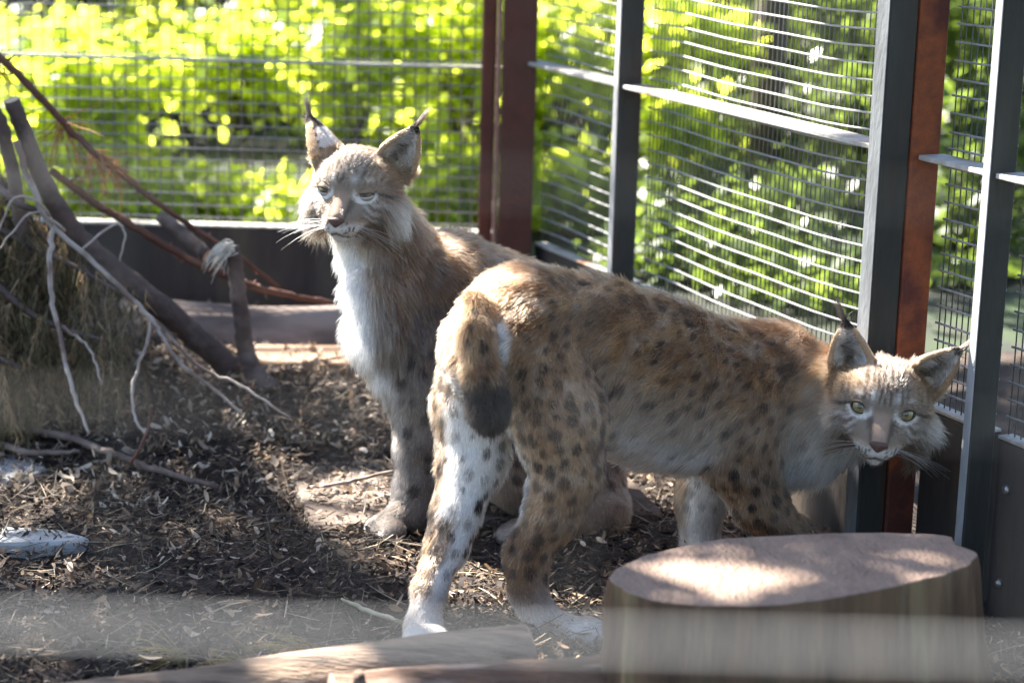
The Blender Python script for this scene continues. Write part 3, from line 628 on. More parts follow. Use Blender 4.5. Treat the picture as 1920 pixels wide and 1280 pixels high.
lit += [(G(x, y), .06) for x, y in ((560, 760), (640, 820), (480, 790), (720, 830), (600, 900), (400, 880), (520, 920), (660, 940), (250, 900), (150, 980), (420, 980))]
lit += [(ony(x, y, Y), .03) for x, y, Y in ((60, 350, 4.34), (98, 425, 4.34), (195, 510, 4.33), (283, 598, 4.3), (95, 500, 4.3), (110, 620, 4.27), (255, 760, 4.2), (380, 690, 4.26), (40, 560, 4.3), (170, 640, 4.3))]
lit += [(ony(60, 480, 4.35), .20), (ony(210, 560, 4.35), .17), (ony(350, 640, 4.4), .16), (onz(430, 575, .18), .22), (G(610, 800), .20), (G(480, 860), .12), (ony(120, 300, 4.42), .15), (G(200, 850), .10), (G(350, 900), .10)]
lit += [(W(t, .07, z), .07) for t in (.52, 1.835) for z in np.arange(.35, 1.3, .12)]
lit += [(onwall(t, z), .13) for t in np.arange(.02, .98, .16) for z in np.arange(.32, 1.25, .16)]
lit += [(np.array([x, 5.24, .33]), .06) for x in np.arange(-1.2, .1, .12)]+[(onwall(t, .752), .05) for t in (1.0, 1.1, 1.2, 1.7, 1.9)]
r_ = np.random.default_rng(55); nL = 13000
gx = r_.uniform(-2.3, 1.5, nL); gy_ = r_.uniform(2.1, 5.5, nL); hz = r_.uniform(3.4, 5.6, nL)
Pc = np.stack([gx, gy_, np.full(nL, .25)], 1)+SUN[None]*((hz-.25)/SUN[2])[:, None]
keep = np.ones(nL, bool)
for p, rad in lit:
    dlt = Pc-np.asarray(p)[None]; tt = dlt @ SUN; dist = np.linalg.norm(dlt-tt[:, None]*SUN[None], axis=1)
    keep &= ~((dist < rad+.085) & (tt > 0))
Pc = Pc[keep]
V, F, rn = leaves(Pc, .115, 9); me = mesh('crown', V, F, False); setrnd(me, rn)
root = empty('added_shade_tree', (-4.4, 8.6, -.07)); tag(root, 'unseen leafy tree added to shade the enclosure, crown gaps cut for sun patches', 'tree')
o = link('crown', me, M_mid); child(o, root)
cc = Pc.mean(0); base = np.array([-4.4, 8.6, -.15])
v, f = tube_vf(resample([base, base+np.array([.1, -.1, 1.8]), np.array([-4.0, 8.0, 3.6]), cc+np.array([0, 0, .2])], 6), np.linspace(.16, .05, 19), 12, .05, 4); V = v.tolist(); F = list(f)
for k in range(0, len(Pc), 130):
    s0 = np.array([-4.2, 8.3, 2.8])+(cc-np.array([-4.2, 8.3, 2.8]))*r_.uniform(.3, 1)
    v, f = tube_vf(resample([s0, (s0+Pc[k])/2+np.array([0, 0, .12]), Pc[k]], 4), np.linspace(.025, .006, 9), 6); F += [[i+len(V) for i in g] for g in f]; V += v.tolist()
o = link('trunk', mesh('trunk', V, F), M_trunk); child(o, root)
# ================================================================== lynxes
def nrm(v): v = np.asarray(v, float); return v/(np.linalg.norm(v)+1e-12)
def round_cone_sdf(P, a, b, ra, rb):
    ab = b-a; L2 = max(float(ab @ ab), 1e-10)
    t = np.clip(((P-a) @ ab)/L2, 0, 1)
    return np.linalg.norm(P-(a+t[..., None]*ab), axis=-1)-(ra+(rb-ra)*t)
class Grid:
    def __init__(s, lo, hi, h):
        s.lo = np.asarray(lo, float); s.h = h; s.n = np.ceil((np.asarray(hi)-s.lo)/h).astype(int)+1
        s.acc = np.zeros(s.n, np.float32); s.hard = np.full(s.n, .5, np.float32)
    def sl(s, lo, hi):
        i0 = np.maximum(np.floor((lo-s.lo)/s.h).astype(int), 0); i1 = np.minimum(np.ceil((hi-s.lo)/s.h).astype(int)+1, s.n)
        if (i1 <= i0).any(): return None, None
        ax = [s.lo[k]+s.h*np.arange(i0[k], i1[k]) for k in range(3)]
        return (slice(i0[0], i1[0]), slice(i0[1], i1[1]), slice(i0[2], i1[2])), np.stack(np.meshgrid(*ax, indexing='ij'), -1).astype(np.float32)
    def bone(s, a, b, ra, rb, k):
        r = max(ra, rb)+6*k; sl, P = s.sl(np.minimum(a, b)-r, np.maximum(a, b)+r)
        if sl is None: return
        s.acc[sl] += np.exp(-np.clip(round_cone_sdf(P, a.astype(np.float32), b.astype(np.float32), ra, rb)/k, -40, 40))
    def ball(s, c, r):
        sl, P = s.sl(c-r-.02, c+r+.02)
        if sl is None: return
        s.hard[sl] = np.minimum(s.hard[sl], np.linalg.norm(P-c.astype(np.float32), axis=-1)-r)
    def surface(s, k, k2=.004):
        f = -k*np.log(s.acc+1e-17)
        f = -k2*np.log(np.exp(-np.clip(f/k2, -60, 60))+np.exp(-np.clip(s.hard/k2, -60, 60)))
        ins = f < 0
        c = np.zeros(tuple(q-1 for q in s.n), np.uint8)
        for dx in (0, 1):
            for dy in (0, 1):
                for dz in (0, 1): c += ins[dx:s.n[0]-1+dx, dy:s.n[1]-1+dy, dz:s.n[2]-1+dz]
        act = np.argwhere((c > 0) & (c < 8)); idx = np.full(c.shape, -1, np.int64); idx[tuple(act.T)] = np.arange(len(act))
        V = np.zeros((len(act), 3)); cnt = np.zeros(len(act))
        cor = [(x, y, z) for x in (0, 1) for y in (0, 1) for z in (0, 1)]
        for A in cor:
            for B in cor:
                d = tuple(b-a for a, b in zip(A, B))
                if sum(d) != 1 or min(d) < 0: continue
                fa = f[tuple((act+A).T)]; fb = f[tuple((act+B).T)]; m_ = (fa < 0) != (fb < 0)
                t = np.where(m_, fa/(fa-fb+1e-12), 0)
                V[m_] += np.asarray(A)+t[m_, None]*np.asarray(d); cnt[m_] += 1
        V = (act+V/cnt[:, None])*s.h+s.lo
        Q = []
        for axis in range(3):
            a1, a2 = [q for q in range(3) if q != axis]
            lo_ = [slice(None)]*3; hi_ = [slice(None)]*3; lo_[axis] = slice(0, -1); hi_[axis] = slice(1, None)
            x = ins[tuple(lo_)] != ins[tuple(hi_)]; e = np.argwhere(x); sgn = ins[tuple(lo_)][tuple(e.T)]
            ok = (e[:, a1] > 0) & (e[:, a2] > 0) & (e[:, a1] < s.n[a1]-1) & (e[:, a2] < s.n[a2]-1); e = e[ok]; sgn = sgn[ok]
            def cell(o1, o2):
                q = e.copy(); q[:, a1] -= o1; q[:, a2] -= o2; return idx[tuple(q.T)]
            quad = np.stack([cell(1, 1), cell(0, 1), cell(0, 0), cell(1, 0)], 1)
            flip = sgn if axis != 1 else ~sgn
            quad[~flip] = quad[~flip][:, ::-1]; Q.append(quad)
        return V, np.concatenate(Q)
def smooth_verts(V, Q, it=2):
    n = len(V); e = np.concatenate([Q[:, [0, 1]], Q[:, [1, 2]], Q[:, [2, 3]], Q[:, [3, 0]]])
    for _ in range(it):
        S = np.zeros_like(V); c = np.zeros(n)
        for k in range(3):
            S[:, k] = np.bincount(e[:, 0], V[e[:, 1], k], n)+np.bincount(e[:, 1], V[e[:, 0], k], n)
        c = np.bincount(e[:, 0], minlength=n)+np.bincount(e[:, 1], minlength=n)
        V = V*.5+.5*S/np.maximum(c, 1)[:, None]
    return V
def vert_normals(V, Q):
    nf = np.cross(V[Q[:, 2]]-V[Q[:, 0]], V[Q[:, 3]]-V[Q[:, 1]]); N = np.zeros_like(V)
    for k in range(3):
        for q in range(4): N[:, k] += np.bincount(Q[:, q], nf[:, k], len(V))
    return N/(np.linalg.norm(N, axis=1)[:, None]+1e-12)
def vnoise(P, scale, seed=0):
    """smooth value noise in 0..1"""
    p = P*scale+np.array([17.3, 5.1, 9.7])*(seed+1); i = np.floor(p).astype(np.int64); f = p-i; f = f*f*(3-2*f); out = 0
    for dx in (0, 1):
        for dy in (0, 1):
            for dz in (0, 1):
                h = ((i[:, 0]+dx)*73856093) ^ ((i[:, 1]+dy)*19349663) ^ ((i[:, 2]+dz)*83492791) ^ (seed*2654435)
                h = ((h*1103515245+12345) & 0x7fffffff) / 0x7fffffff
                out = out+h*np.where(dx, f[:, 0], 1-f[:, 0])*np.where(dy, f[:, 1], 1-f[:, 1])*np.where(dz, f[:, 2], 1-f[:, 2])
    return out
def sstep(a, b, x): t = np.clip((x-a)/(b-a), 0, 1); return t*t*(3-2*t)
def lerp(A, B, t): return A*(1-t[:, None])+np.atleast_2d(B)*t[:, None]

M_hair = bpy.data.materials.new('lynx_fur'); M_hair.use_nodes = True
_n = M_hair.node_tree.nodes; _l = M_hair.node_tree.links; _n.remove(_n['Principled BSDF'])
_h = _n.new('ShaderNodeBsdfHairPrincipled'); _h.model = 'CHIANG'; _h.parametrization = 'COLOR'
_a = _n.new('ShaderNodeAttribute'); _a.attribute_name = 'col'; _l.new(_a.outputs['Color'], _h.inputs['Color'])
_h.inputs['Roughness'].default_value = .45; _h.inputs['Radial Roughness'].default_value = .6; _h.inputs['IOR'].default_value = 1.38
_l.new(_h.outputs[0], _n['Material Output'].inputs[0])
def vcol_mat(name, rough, spec=.3, coat=0.0):
    M = bpy.data.materials.new(name); M.use_nodes = True; b = M.node_tree.nodes['Principled BSDF']
    a = M.node_tree.nodes.new('ShaderNodeAttribute'); a.attribute_name = 'col'; M.node_tree.links.new(a.outputs['Color'], b.inputs['Base Color'])
    b.inputs['Roughness'].default_value = rough; b.inputs['Specular IOR Level'].default_value = spec; b.inputs['Coat Weight'].default_value = coat; b.inputs['Coat Roughness'].default_value = .03
    return M
M_skin = vcol_mat('lynx_skin', .9, .1); M_eye = vcol_mat('lynx_eye', .25, .5, 1.0); M_lid = vcol_mat('lynx_eyelid', .7, .2)
M_nose = mat('lynx_nose', (.10, .045, .035), (.06, .028, .024), .45, 200, .3, 500)
M_whisk = mat('lynx_whisker', (.8, .8, .8), (.75, .75, .75), .4, 10)
def set_vcol(me, col):
    a = me.attributes.new('col', 'FLOAT_COLOR', 'POINT'); c = np.ones((len(me.vertices), 4), np.float32); c[:, :3] = col; a.data.foreach_set('color', c.ravel())
def curves_obj(name, pts, rad, col, matl, parent):
    """pts (n, k, 3), rad (n, k), col (n, 3)"""
    n, k, _ = pts.shape
    cu = bpy.data.hair_curves.new(name); cu.add_curves([k]*n)
    cu.position_data.foreach_set('vector', pts.astype(np.float32).ravel())
    r = cu.attributes.get('radius') or cu.attributes.new('radius', 'FLOAT', 'POINT'); r.data.foreach_set('value', rad.astype(np.float32).ravel())
    c = cu.attributes.new('col', 'FLOAT_COLOR', 'CURVE'); cc = np.ones((n, 4), np.float32); cc[:, :3] = np.clip(col, .002, .95); c.data.foreach_set('color', cc.ravel())
    cu.materials.append(matl); o = bpy.data.objects.new(name, cu); COL.objects.link(o); child(o, parent); return o

TAN = np.array([.34, .23, .145]); OCH = np.array([.38, .255, .145]); GREY = np.array([.38, .33, .29]); WHT = np.array([.80, .76, .72]); DRK = np.array([.028, .021, .018]); BRN = np.array([.20, .125, .075]); PNK = np.array([.42, .29, .22])

class Lynx:
    def __init__(s, name, label, base, head, eye_mid, ears, squint, seed):
        s.root = empty(name, base); tag(s.root, label, 'lynx'); s.bones = []; s.seed = seed; s.squint = squint
        s.Xh, s.Yh, s.Zh = head            # image-right, forward (nose), up
        s.H = np.asarray(eye_mid)-s.Yh*.056-s.Zh*.010; s.ears = ears
    def hw(s, x, y, z): return s.H+s.Xh*x+s.Yh*y+s.Zh*z
    def hl(s, P): d = P-s.H; return d @ s.Xh, d @ s.Yh, d @ s.Zh
    def chain(s, grp, pts, flow=None, fl=.03, **kw):
        """pts: (px, py, Y, radius)"""
        P = [(ony(x, y, Y), r) for x, y, Y, r in pts]
        for (a, ra), (b, rb) in zip(P[:-1], P[1:]):
            s.bones.append(dict(a=a, b=b, ra=ra, rb=rb, grp=grp, flow=nrm(b-a) if flow is None else nrm(flow), fl=fl, **kw))
    def hbone(s, a, b, ra, rb, fl=.01, grp='head'):
        A, B = s.hw(*a), s.hw(*b); s.bones.append(dict(a=A, b=B, ra=ra, rb=rb, grp=grp, flow=-s.Yh, fl=fl))
    def head(s):
        s.hbone((0, -.035, .014), (0, .012, .022), .062, .060); s.hbone((0, .012, .024), (0, .030, .030), .052, .039)
        for q in (-1, 1):
            s.hbone((q*.026, .040, .026), (q*.036, .034, .024), .021, .022)
            s.hbone((q*.046, .016, -.022), (q*.032, .045, -.030), .040, .027); s.hbone((q*.034, -.012, .012), (q*.034, .006, .012), .050, .046)
            s.hbone((q*.015, .076, -.049), (q*.017, .066, -.050), .0185, .020)
            s.hbone((q*.054, -.01, -.02), (q*.047, .0, -.045), .036, .032)
        s.hbone((0, .045, .0), (0, .086, -.033), .024, .0145); s.hbone((0, .05, -.030), (0, .074, -.046), .034, .025)
        s.hbone((0, .02, -.062), (0, .068, -.073), .030, .0135)
    def ear_frame(s, e):
        b = s.hw(*e['base']); ax = nrm(s.Xh*e['dir'][0]+s.Yh*e['dir'][1]+s.Zh*e['dir'][2])
        fc = s.Xh*e['face'][0]+s.Yh*e['face'][1]+s.Zh*e['face'][2]; fc = nrm(fc-ax*(fc @ ax)); return b, ax, fc, np.cross(ax, fc)
    def build(s, h=.0048, k=.009):
        pts = np.array([q for b in s.bones for q in (b['a'], b['b'])]); lo = pts.min(0)-.16; hi = pts.max(0)+.16
        g = Grid(lo, hi, h)
        for b in s.bones: g.bone(b['a'], b['b'], b['ra']-.003, b['rb']-.003, .0055 if b['grp'] in ('head', 'toe') else k)
        # (smooth-min constants differ per bone: accumulate in one field with the common k)
        for e in s.ears:
            b, ax, fc, lat = s.ear_frame(e); L = e.get('len', .088)
            for t in np.linspace(-.12, 1, 24):
                w = .037*(1-max(t, 0)**1.7)*(1 if t > .2 else .9+.1*max(t, 0)/.2)+.0015
                for u in np.linspace(-1, 1, 17):
                    c = b+ax*L*t+lat*w*math.sin(u*1.35)/math.sin(1.35)-fc*(w*.75*math.cos(u*1.35))
                    g.ball(c, .0058 if t < .8 else .0045)
        V, Q = g.surface(k); V = smooth_verts(V, Q, 2); s.V, s.Q = V, Q; s.N = vert_normals(V, Q)
        # sign check: normals must point outwards
        c = V.mean(0)
        if np.mean(np.einsum('ij,ij->i', s.N, V-c)) < 0: s.Q = Q[:, ::-1]; s.N = -s.N
        me = mesh('body', V, s.Q); f = s.fields(V, s.N); set_vcol(me, f['col']*.8); o = link('body', me, M_skin); child(o, s.root)
    def fields(s, P, N, rs=None):
        """flow, fur length, lift and colour at surface points"""
        n = len(P); W_ = np.zeros((n, len(s.bones)), np.float32)
        for i, b in enumerate(s.bones):
            d = round_cone_sdf(P, b['a'], b['b'], b['ra'], b['rb']); W_[:, i] = np.exp(-np.clip(d, -.02, .3)/.014)
        W_ /= W_.sum(1)[:, None]+1e-12
        flow = W_ @ np.array([b['flow'] for b in s.bones]); fl = W_ @ np.array([b['fl'] for b in s.bones])
        gw = {gname: W_[:, [i for i, b in enumerate(s.bones) if b['grp'] == gname]].sum(1) for gname in {b['grp'] for b in s.bones}}
        head = gw['head']; lift = np.full(n, .45)
        col = s.body_color(P, N, gw, W_)
        x, y, z = s.hl(P); hc, hfl, hflow, hlift = s.head_fields(P, N, x, y, z)
        hm = sstep(.45, .75, head); col = col*(1-hm[:, None])+hc*hm[:, None]; fl = fl*(1-hm)+hfl*hm; flow = flow*(1-hm[:, None])+hflow*hm[:, None]; lift = lift*(1-hm)+hlift*hm
        for e in s.ears:
            b, ax, fc, lat = s.ear_frame(e); d = P-b; t = (d @ ax)/e.get('len', .088); u = d @ lat; v = d @ fc
            near = (t > .04) & (t < 1.25) & (np.abs(u) < .045) & (v < .02) & (v > -.048) & (x*e['base'][0] > 0)
            em = near*sstep(.04, .2, t); inside = (N @ fc) > .1; w = .037*(1-np.clip(t, 0, 1)**1.7)+.0015; rim = np.abs(u) > w*.80
            tj = t+.10*(vnoise(P, 150, 31)-.5)
            ec = np.where((tj > .84)[:, None], DRK, np.where(inside[:, None], np.where((np.abs(u+.006) < .010)[:, None] & (t < .55)[:, None], GREY*.40, lerp(np.repeat(GREY[None]*.9, n, 0), WHT*.85, vnoise(P, 120, 33))), DRK*1.6))
            bk = (~inside) & (t > .22) & (t < .68) & (np.abs(u) < w*.72); ec = np.where(bk[:, None], GREY*1.5, ec)
            ec = np.where((~inside & (t < .22))[:, None], BRN*1.1, ec); ec = np.where((rim & (t < .85))[:, None], TAN*1.15, ec)
            col = col*(1-em[:, None])+ec*em[:, None]; fl = np.where(em > .5, np.where(inside & ~rim, .020, .007), fl)
            ef = np.where(inside[:, None], ax[None]*.8+np.sign(-u)[:, None]*lat[None]*.8, ax[None]); flow = flow*(1-em[:, None])+ef*em[:, None]; lift = np.where(em > .5, np.where(inside & ~rim, .5, .25), lift)
        flow = flow-N*np.einsum('ij,ij->i', flow, N)[:, None]; flow /= np.linalg.norm(flow, axis=1)[:, None]+1e-9
        return dict(flow=flow, fl=fl, lift=lift, col=col, head=head)
    def head_fields(s, P, N, x, y, z):
        n = len(P); ax = np.abs(x); no = vnoise(P, 90, 3); n2 = vnoise(P, 260, 5)
        g = lambda cx, cy_, r, rz=None: np.exp(-((ax-cx)/r)**2-((z-cy_)/(rz or r))**2)
        c = np.repeat(TAN[None]*.80, n, 0)*(.8+.35*no[:, None])
        c = lerp(c, GREY*.72, sstep(.0, .05, y)*.55)
        fore = sstep(.018, .03, z)*sstep(-.01, .02, y); st = np.sin(ax*720+no*5+z*60)
        c = lerp(c, GREY*1.25, fore*(st > .35)*.5); c = lerp(c, DRK*1.6, fore*(st < -.35)*.72)
        fr = sstep(.0, .02, y)
        c = lerp(c, OCH*.9, sstep(.03, .05, ax)*sstep(.015, .04, z)*.5)
        c = lerp(c, WHT, np.clip(g(.020, .034, .0045, .009)+.8*g(.043, .033, .007, .004), 0, 1)*fr*.65)             # pale brow marks
        ex, ez = ax-.038, z-.009
        dd = np.sqrt((ex/1.15)**2+ez**2)
        c = lerp(c, WHT*1.05, sstep(.0205, .0180, dd)*sstep(.000, -.006, ez-.2*ex)*fr*.8)                                # white under the eye
        c = lerp(c, WHT*1.05, g(.0205, .006, .0035, .009)*fr*.75)
        c = lerp(c, DRK, sstep(.0035, .0015, np.abs(z-(.012-(ax-.05)*.35+.06*(ax-.05)**2)))*sstep(.048, .054, ax)*sstep(.085, .075, ax)*.85)
        for zz, sl, a0 in ((-.012, -.35, .040), (-.026, -.45, .036), (-.038, -.5, .040)):
            c = lerp(c, DRK*2.2, sstep(.0042, .001, np.abs(z-(zz+(ax-.045)*sl+.004*np.sin(ax*200))))*sstep(a0, a0+.008, ax)*sstep(.09, .07, ax)*.55)
            c = lerp(c, WHT*.9, sstep(.005, .001, np.abs(z-.007-(zz+(ax-.045)*sl+.004*np.sin(ax*200))))*sstep(a0, a0+.008, ax)*sstep(.09, .07, ax)*.45)
        br = sstep(.016, .011, ax)*sstep(.016, .004, z)*sstep(.045, .055, y); c = lerp(c, PNK, br*.85)
        c = lerp(c, DRK*2, sstep(.0045, .001, np.abs(ax-(.0175-.1*np.clip(z, -.04, 0)*-1)))*sstep(.004, -.004, z)*sstep(-.040, -.034, z)*fr*.7)
        c = lerp(c, DRK, sstep(.004, .0015, np.abs(ax-(.0215+.10*(z+.006))))*sstep(.002, -.004, z)*sstep(-.030, -.015, z)*fr*.45)
        pad = sstep(.055, .064, y)*sstep(-.036, -.041, z); c = lerp(c, lerp(np.repeat(TAN[None]*1.1, n, 0), WHT, sstep(-.036, -.056, z)), pad*.8)
        for zz in (-.0445, -.0505, -.0565, -.0615):
            c = lerp(c, DRK, (np.abs(z-zz+(ax-.02)*.12) < .0016)*(np.sin(ax*1150+zz*3000) > -.1)*sstep(.011, .013, ax)*sstep(.036, .032, ax)*pad*.9)
        c = lerp(c, DRK*1.3, sstep(.0034, .0012, np.abs(z+.0640+.42*np.clip(ax-.002, 0, .03)))*sstep(.034, .026, ax)*sstep(.03, .05, y)*.92)
        c = lerp(c, WHT, sstep(-.068, -.074, z)*sstep(.0, .03, y)*.85)
        ruff = sstep(.072, .090, ax+.35*np.clip(-z-.02, 0, 1))*sstep(.010, -.025, z); c = lerp(c, WHT*.95, ruff*(.35+.5*n2))
        c = lerp(c, DRK*1.2, np.exp(-((ax-.060)/.012)**2-((z+.062)/.016)**2-((y+.012)/.02)**2)*.95)
        c = c*(.86+.16*sstep(.35, .6, c.mean(1)))[:, None]
        # length and direction
        fl = .0065+.010*sstep(.05, -.02, y)+.004*sstep(.03, .06, z)
        fl = fl+.048*sstep(.040, .062, ax)*sstep(.012, -.03, z)*sstep(.055, .02, y)+.018*sstep(-.06, -.085, z)*sstep(.07, .04, y)
        fl = np.where(y > .075, .0045, fl)
        sx = np.sign(x)
        flow = -s.Yh[None]*1.0+s.Zh[None]*(z*9)[:, None]+s.Xh[None]*(x*11)[:, None]
        rf = sstep(.035, .06, ax)*sstep(.02, -.02, z)
        flow = flow*(1-rf[:, None])+rf[:, None]*(s.Xh[None]*(sx*.55)[:, None]-s.Zh[None]*1.0-s.Yh[None]*.45)
        lift = np.where(rf > .4, .5, .32)
        return c, fl, flow, lift
    def add_spots(s, n, mind, rmin, rmax, dark, test, seed):
        r_ = np.random.default_rng(seed); idx = r_.permutation(len(s.V)); out = []
        ok = test(s.V, s.N)
        for i in idx:
            if not ok[i]: continue
            p = s.V[i]
            if out and np.min(np.linalg.norm(np.array([o[0] for o in out])-p, axis=1)) < mind: continue
            out.append((p, r_.uniform(rmin, rmax), dark*r_.uniform(.75, 1)))
            if len(out) >= n: break
        s.spots += out
    def spot_mask(s, P, flow=None):
        m_ = np.zeros(len(P))
        for p, r, d in s.spots:
            q = np.abs(P-p).max(1) < r*2.2; ii = np.nonzero(q)[0]
            if len(ii) == 0: continue
            dl = P[ii]-p; dd = np.linalg.norm(dl, axis=1)
            if flow is not None:
                al = np.einsum('ij,ij->i', dl, flow[ii]); dd = np.sqrt(np.maximum(dd**2-al**2*.35, 0))
            m_[ii] = np.maximum(m_[ii], d*sstep(r*1.12, r*.85, dd))
        return m_
    def fur(s, count, rad=.00042):
        V, Q = s.V, s.Q; r_ = np.random.default_rng(s.seed)
        T = np.concatenate([Q[:, [0, 1, 2]], Q[:, [0, 2, 3]]]); area = np.linalg.norm(np.cross(V[T[:, 1]]-V[T[:, 0]], V[T[:, 2]]-V[T[:, 0]]), axis=1)
        fv = s.fields(V, s.N); dens = (1/np.clip(fv['fl'], .006, .06))**.6
        w = area*dens[T].mean(1); ti = r_.choice(len(T), count, p=w/w.sum())
        u = r_.random((count, 2)); fx = u.sum(1) > 1; u[fx] = 1-u[fx]; b0 = 1-u.sum(1)
        tri = T[ti]; P = V[tri[:, 0]]*b0[:, None]+V[tri[:, 1]]*u[:, :1]+V[tri[:, 2]]*u[:, 1:]
        N = s.N[tri[:, 0]]*b0[:, None]+s.N[tri[:, 1]]*u[:, :1]+s.N[tri[:, 2]]*u[:, 1:]; N /= np.linalg.norm(N, axis=1)[:, None]
        keep = np.ones(count, bool)
        for e in s.eyes: keep &= np.linalg.norm(P-e, axis=1) > .0160
        keep &= np.linalg.norm((P-s.nose_c), axis=1) > .0125
        keep &= P[:, 2] > -.004
        P, N = P[keep], N[keep]; f = s.fields(P, N); n = len(P)
        fl = f['fl']*r_.uniform(.6, 1.2, n); flow = f['flow']; lift = f['lift']
        jx = np.stack([vnoise(P, 45, k)-.5 for k in (11, 12, 13)], 1)*1.1+r_.normal(0, .16, (n, 3))
        d0 = N*(lift[:, None]+.18)+flow*.7+jx*.55; d0 /= np.linalg.norm(d0, axis=1)[:, None]
        d1 = N*(lift[:, None]*.55)+flow*1.0+jx*.75+np.array([0, 0, -.22]); d1 /= np.linalg.norm(d1, axis=1)[:, None]
        k = 5; pts = np.zeros((n, k, 3)); pts[:, 0] = P-N*.0015; cur = pts[:, 0]
        for q in range(1, k):
            t = (q-.5)/(k-1); d = d0*(1-t)+d1*t; cur = cur+d*(fl/(k-1))[:, None]; pts[:, q] = cur
        pts[:, :, 2] = np.maximum(pts[:, :, 2], .002)
        prof = np.array([1, .95, .8, .55, .12]); rr = rad*(.75+.5*r_.random(n))*np.clip(.72+fl*9, .6, 1.25)
        hm = sstep(.4, .7, f['head']); sm = s.spot_mask(pts[:, 2], flow)*(1-hm)
        col = f['col']; lum = col.mean(1); col = col*.90+lum[:, None]*.10;  col = np.clip(col, .001, 1)**(1.50-.42*sstep(.42, .7, lum))[:, None]; col = col*(1-sm[:, None])+DRK[None]*.45*sm[:, None]
        col = col*r_.uniform(.6, 1.35, n)[:, None]*(.72+.56*vnoise(P, 75, 21))[:, None]*(.8+.4*vnoise(P, 24, 22))[:, None]
        gu = (r_.random(n) < .05) & (lum > .1) & (sm < .3); col[gu] = col[gu]*.6+np.array([.7, .66, .6])*.35          # pale guard hairs
        o = curves_obj('fur', pts, rr[:, None]*prof[None], col, M_hair, s.root); return o
    def face(s, gaze):
        s.eyes = []; r = .0150
        for q in (-1, 1):
            c = s.hw(q*.0375, .0475, .008); s.eyes.append(c)
            gz = nrm(gaze-c); gz = nrm(gz*.75+nrm(s.Yh+s.Xh*q*.32)*.25)
            up = nrm(s.Zh-gz*(s.Zh @ gz)); rt = np.cross(up, gz)
            if rt @ s.Xh < 0: rt = -rt
            th = np.radians(np.concatenate([[0.01], np.arange(2, 24, 3), np.arange(24, 66, 3), np.arange(70, 181, 10)])); ph = np.arange(28)*2*math.pi/28
            TH, PH = np.meshgrid(th, ph, indexing='ij')
            bul = r*(1+.07*np.exp(-(TH/.6)**2))
            Vv = c+bul[..., None]*(np.cos(TH)[..., None]*gz+np.sin(TH)[..., None]*(np.cos(PH)[..., None]*rt+np.sin(PH)[..., None]*up))
            m_, k_ = TH.shape; Vv = Vv.reshape(-1, 3); i = np.arange(m_-1)[:, None]*k_; j = np.arange(k_)[None]; j2 = (j+1) % k_
            Fq = np.stack([i+j, i+k_+j, i+k_+j2, i+j2], -1).reshape(-1, 4); me = mesh('eye', Vv, Fq)
            dg = np.degrees(TH).ravel(); cc = np.zeros((len(dg), 3)); iris = np.array([.21, .18, .075]); nz = np.random.default_rng(3).uniform(.75, 1.2, len(dg))
            cc[:] = (.015, .011, .009); m1 = (dg > 15.5) & (dg < 50); cc[m1] = iris*nz[m1, None]*(.75+.5*np.clip((dg[m1]-15)/30, 0, 1))[:, None]
            set_vcol(me, cc); o = link('eye', me, M_eye); child(o, s.root)
            # lids: a shell with an almond opening, dark rim
            fwd = nrm(s.Yh+s.Xh*q*.30); up2 = nrm(s.Zh-fwd*(s.Zh @ fwd)); rt2 = nrm(np.cross(fwd, up2)); rt2 = rt2 if rt2 @ s.Xh > 0 else -rt2
            na = 48; A = np.arange(na)*2*math.pi/na; hu, hl_, wv = (29, 27, 50) if s.squint < .5 else ((10, 7, 48) if q < 0 else (4, 5, 50))
            ca, sa = np.cos(A), np.sin(A)
            slant = 9*q*ca*(1 if True else 0)
            e0x = wv*ca; e0z = np.where(sa > 0, hu, hl_)*np.sign(sa)*np.abs(sa)**1.15+slant-(3 if s.squint > .5 else 0)
            rings = []
            for kk, (mul, add, rr_) in enumerate(((1.0, 0, 1.075), (1.0, 6, 1.13), (1, 10, 1.14), (1, 15, 1.14), (1, 28, 1.12), (1, 48, 1.09))):
                nrmv = np.stack([ca, sa], 1); ex = e0x+nrmv[:, 0]*add; ez = e0z+nrmv[:, 1]*add
                ang = np.radians(np.sqrt(ex**2+ez**2)); az = np.arctan2(ez, ex)
                rings.append(c+r*rr_*(np.cos(ang)[:, None]*fwd+np.sin(ang)[:, None]*(np.cos(az)[:, None]*rt2+np.sin(az)[:, None]*up2)))
            Vv = np.vstack(rings); m_ = len(rings); i = np.arange(m_-1)[:, None]*na; j = np.arange(na)[None]; j2 = (j+1) % na
            me = mesh('eyelid', Vv, np.stack([i+j, i+j2, i+na+j2, i+na+j], -1).reshape(-1, 4))
            cc = np.zeros((m_, na, 3)); cc[:2] = (.006, .0045, .004); low = (sa < .25)
            for kk in range(2, m_): cc[kk] = np.where(low[:, None], WHT*(.6 if kk < 4 else .30), (TAN*.55 if kk > 2 else DRK*2.5))
            outer = ca*q > .80; cc[2:4, outer] = DRK*1.6; inner = ca*q < -.88; cc[2:3, inner] = DRK*1.6
            set_vcol(me, cc.reshape(-1, 3)); o = link('eyelid', me, M_lid); child(o, s.root)
        # nose leather
        TH, PH = np.meshgrid(np.linspace(0.001, math.pi-.001, 15), np.arange(22)*2*math.pi/22, indexing='ij')
        lx, ly, lz = np.sin(TH)*np.cos(PH), np.sin(TH)*np.sin(PH), np.cos(TH)
        wd = np.where(lz > 0, 1, 1+.62*lz); dent = .22*np.exp(-((np.abs(lx)-.5)/.2)**2-((lz+.05)/.28)**2)*(ly > 0)
        s.nose_c = s.hw(0, .0945, -.0395)
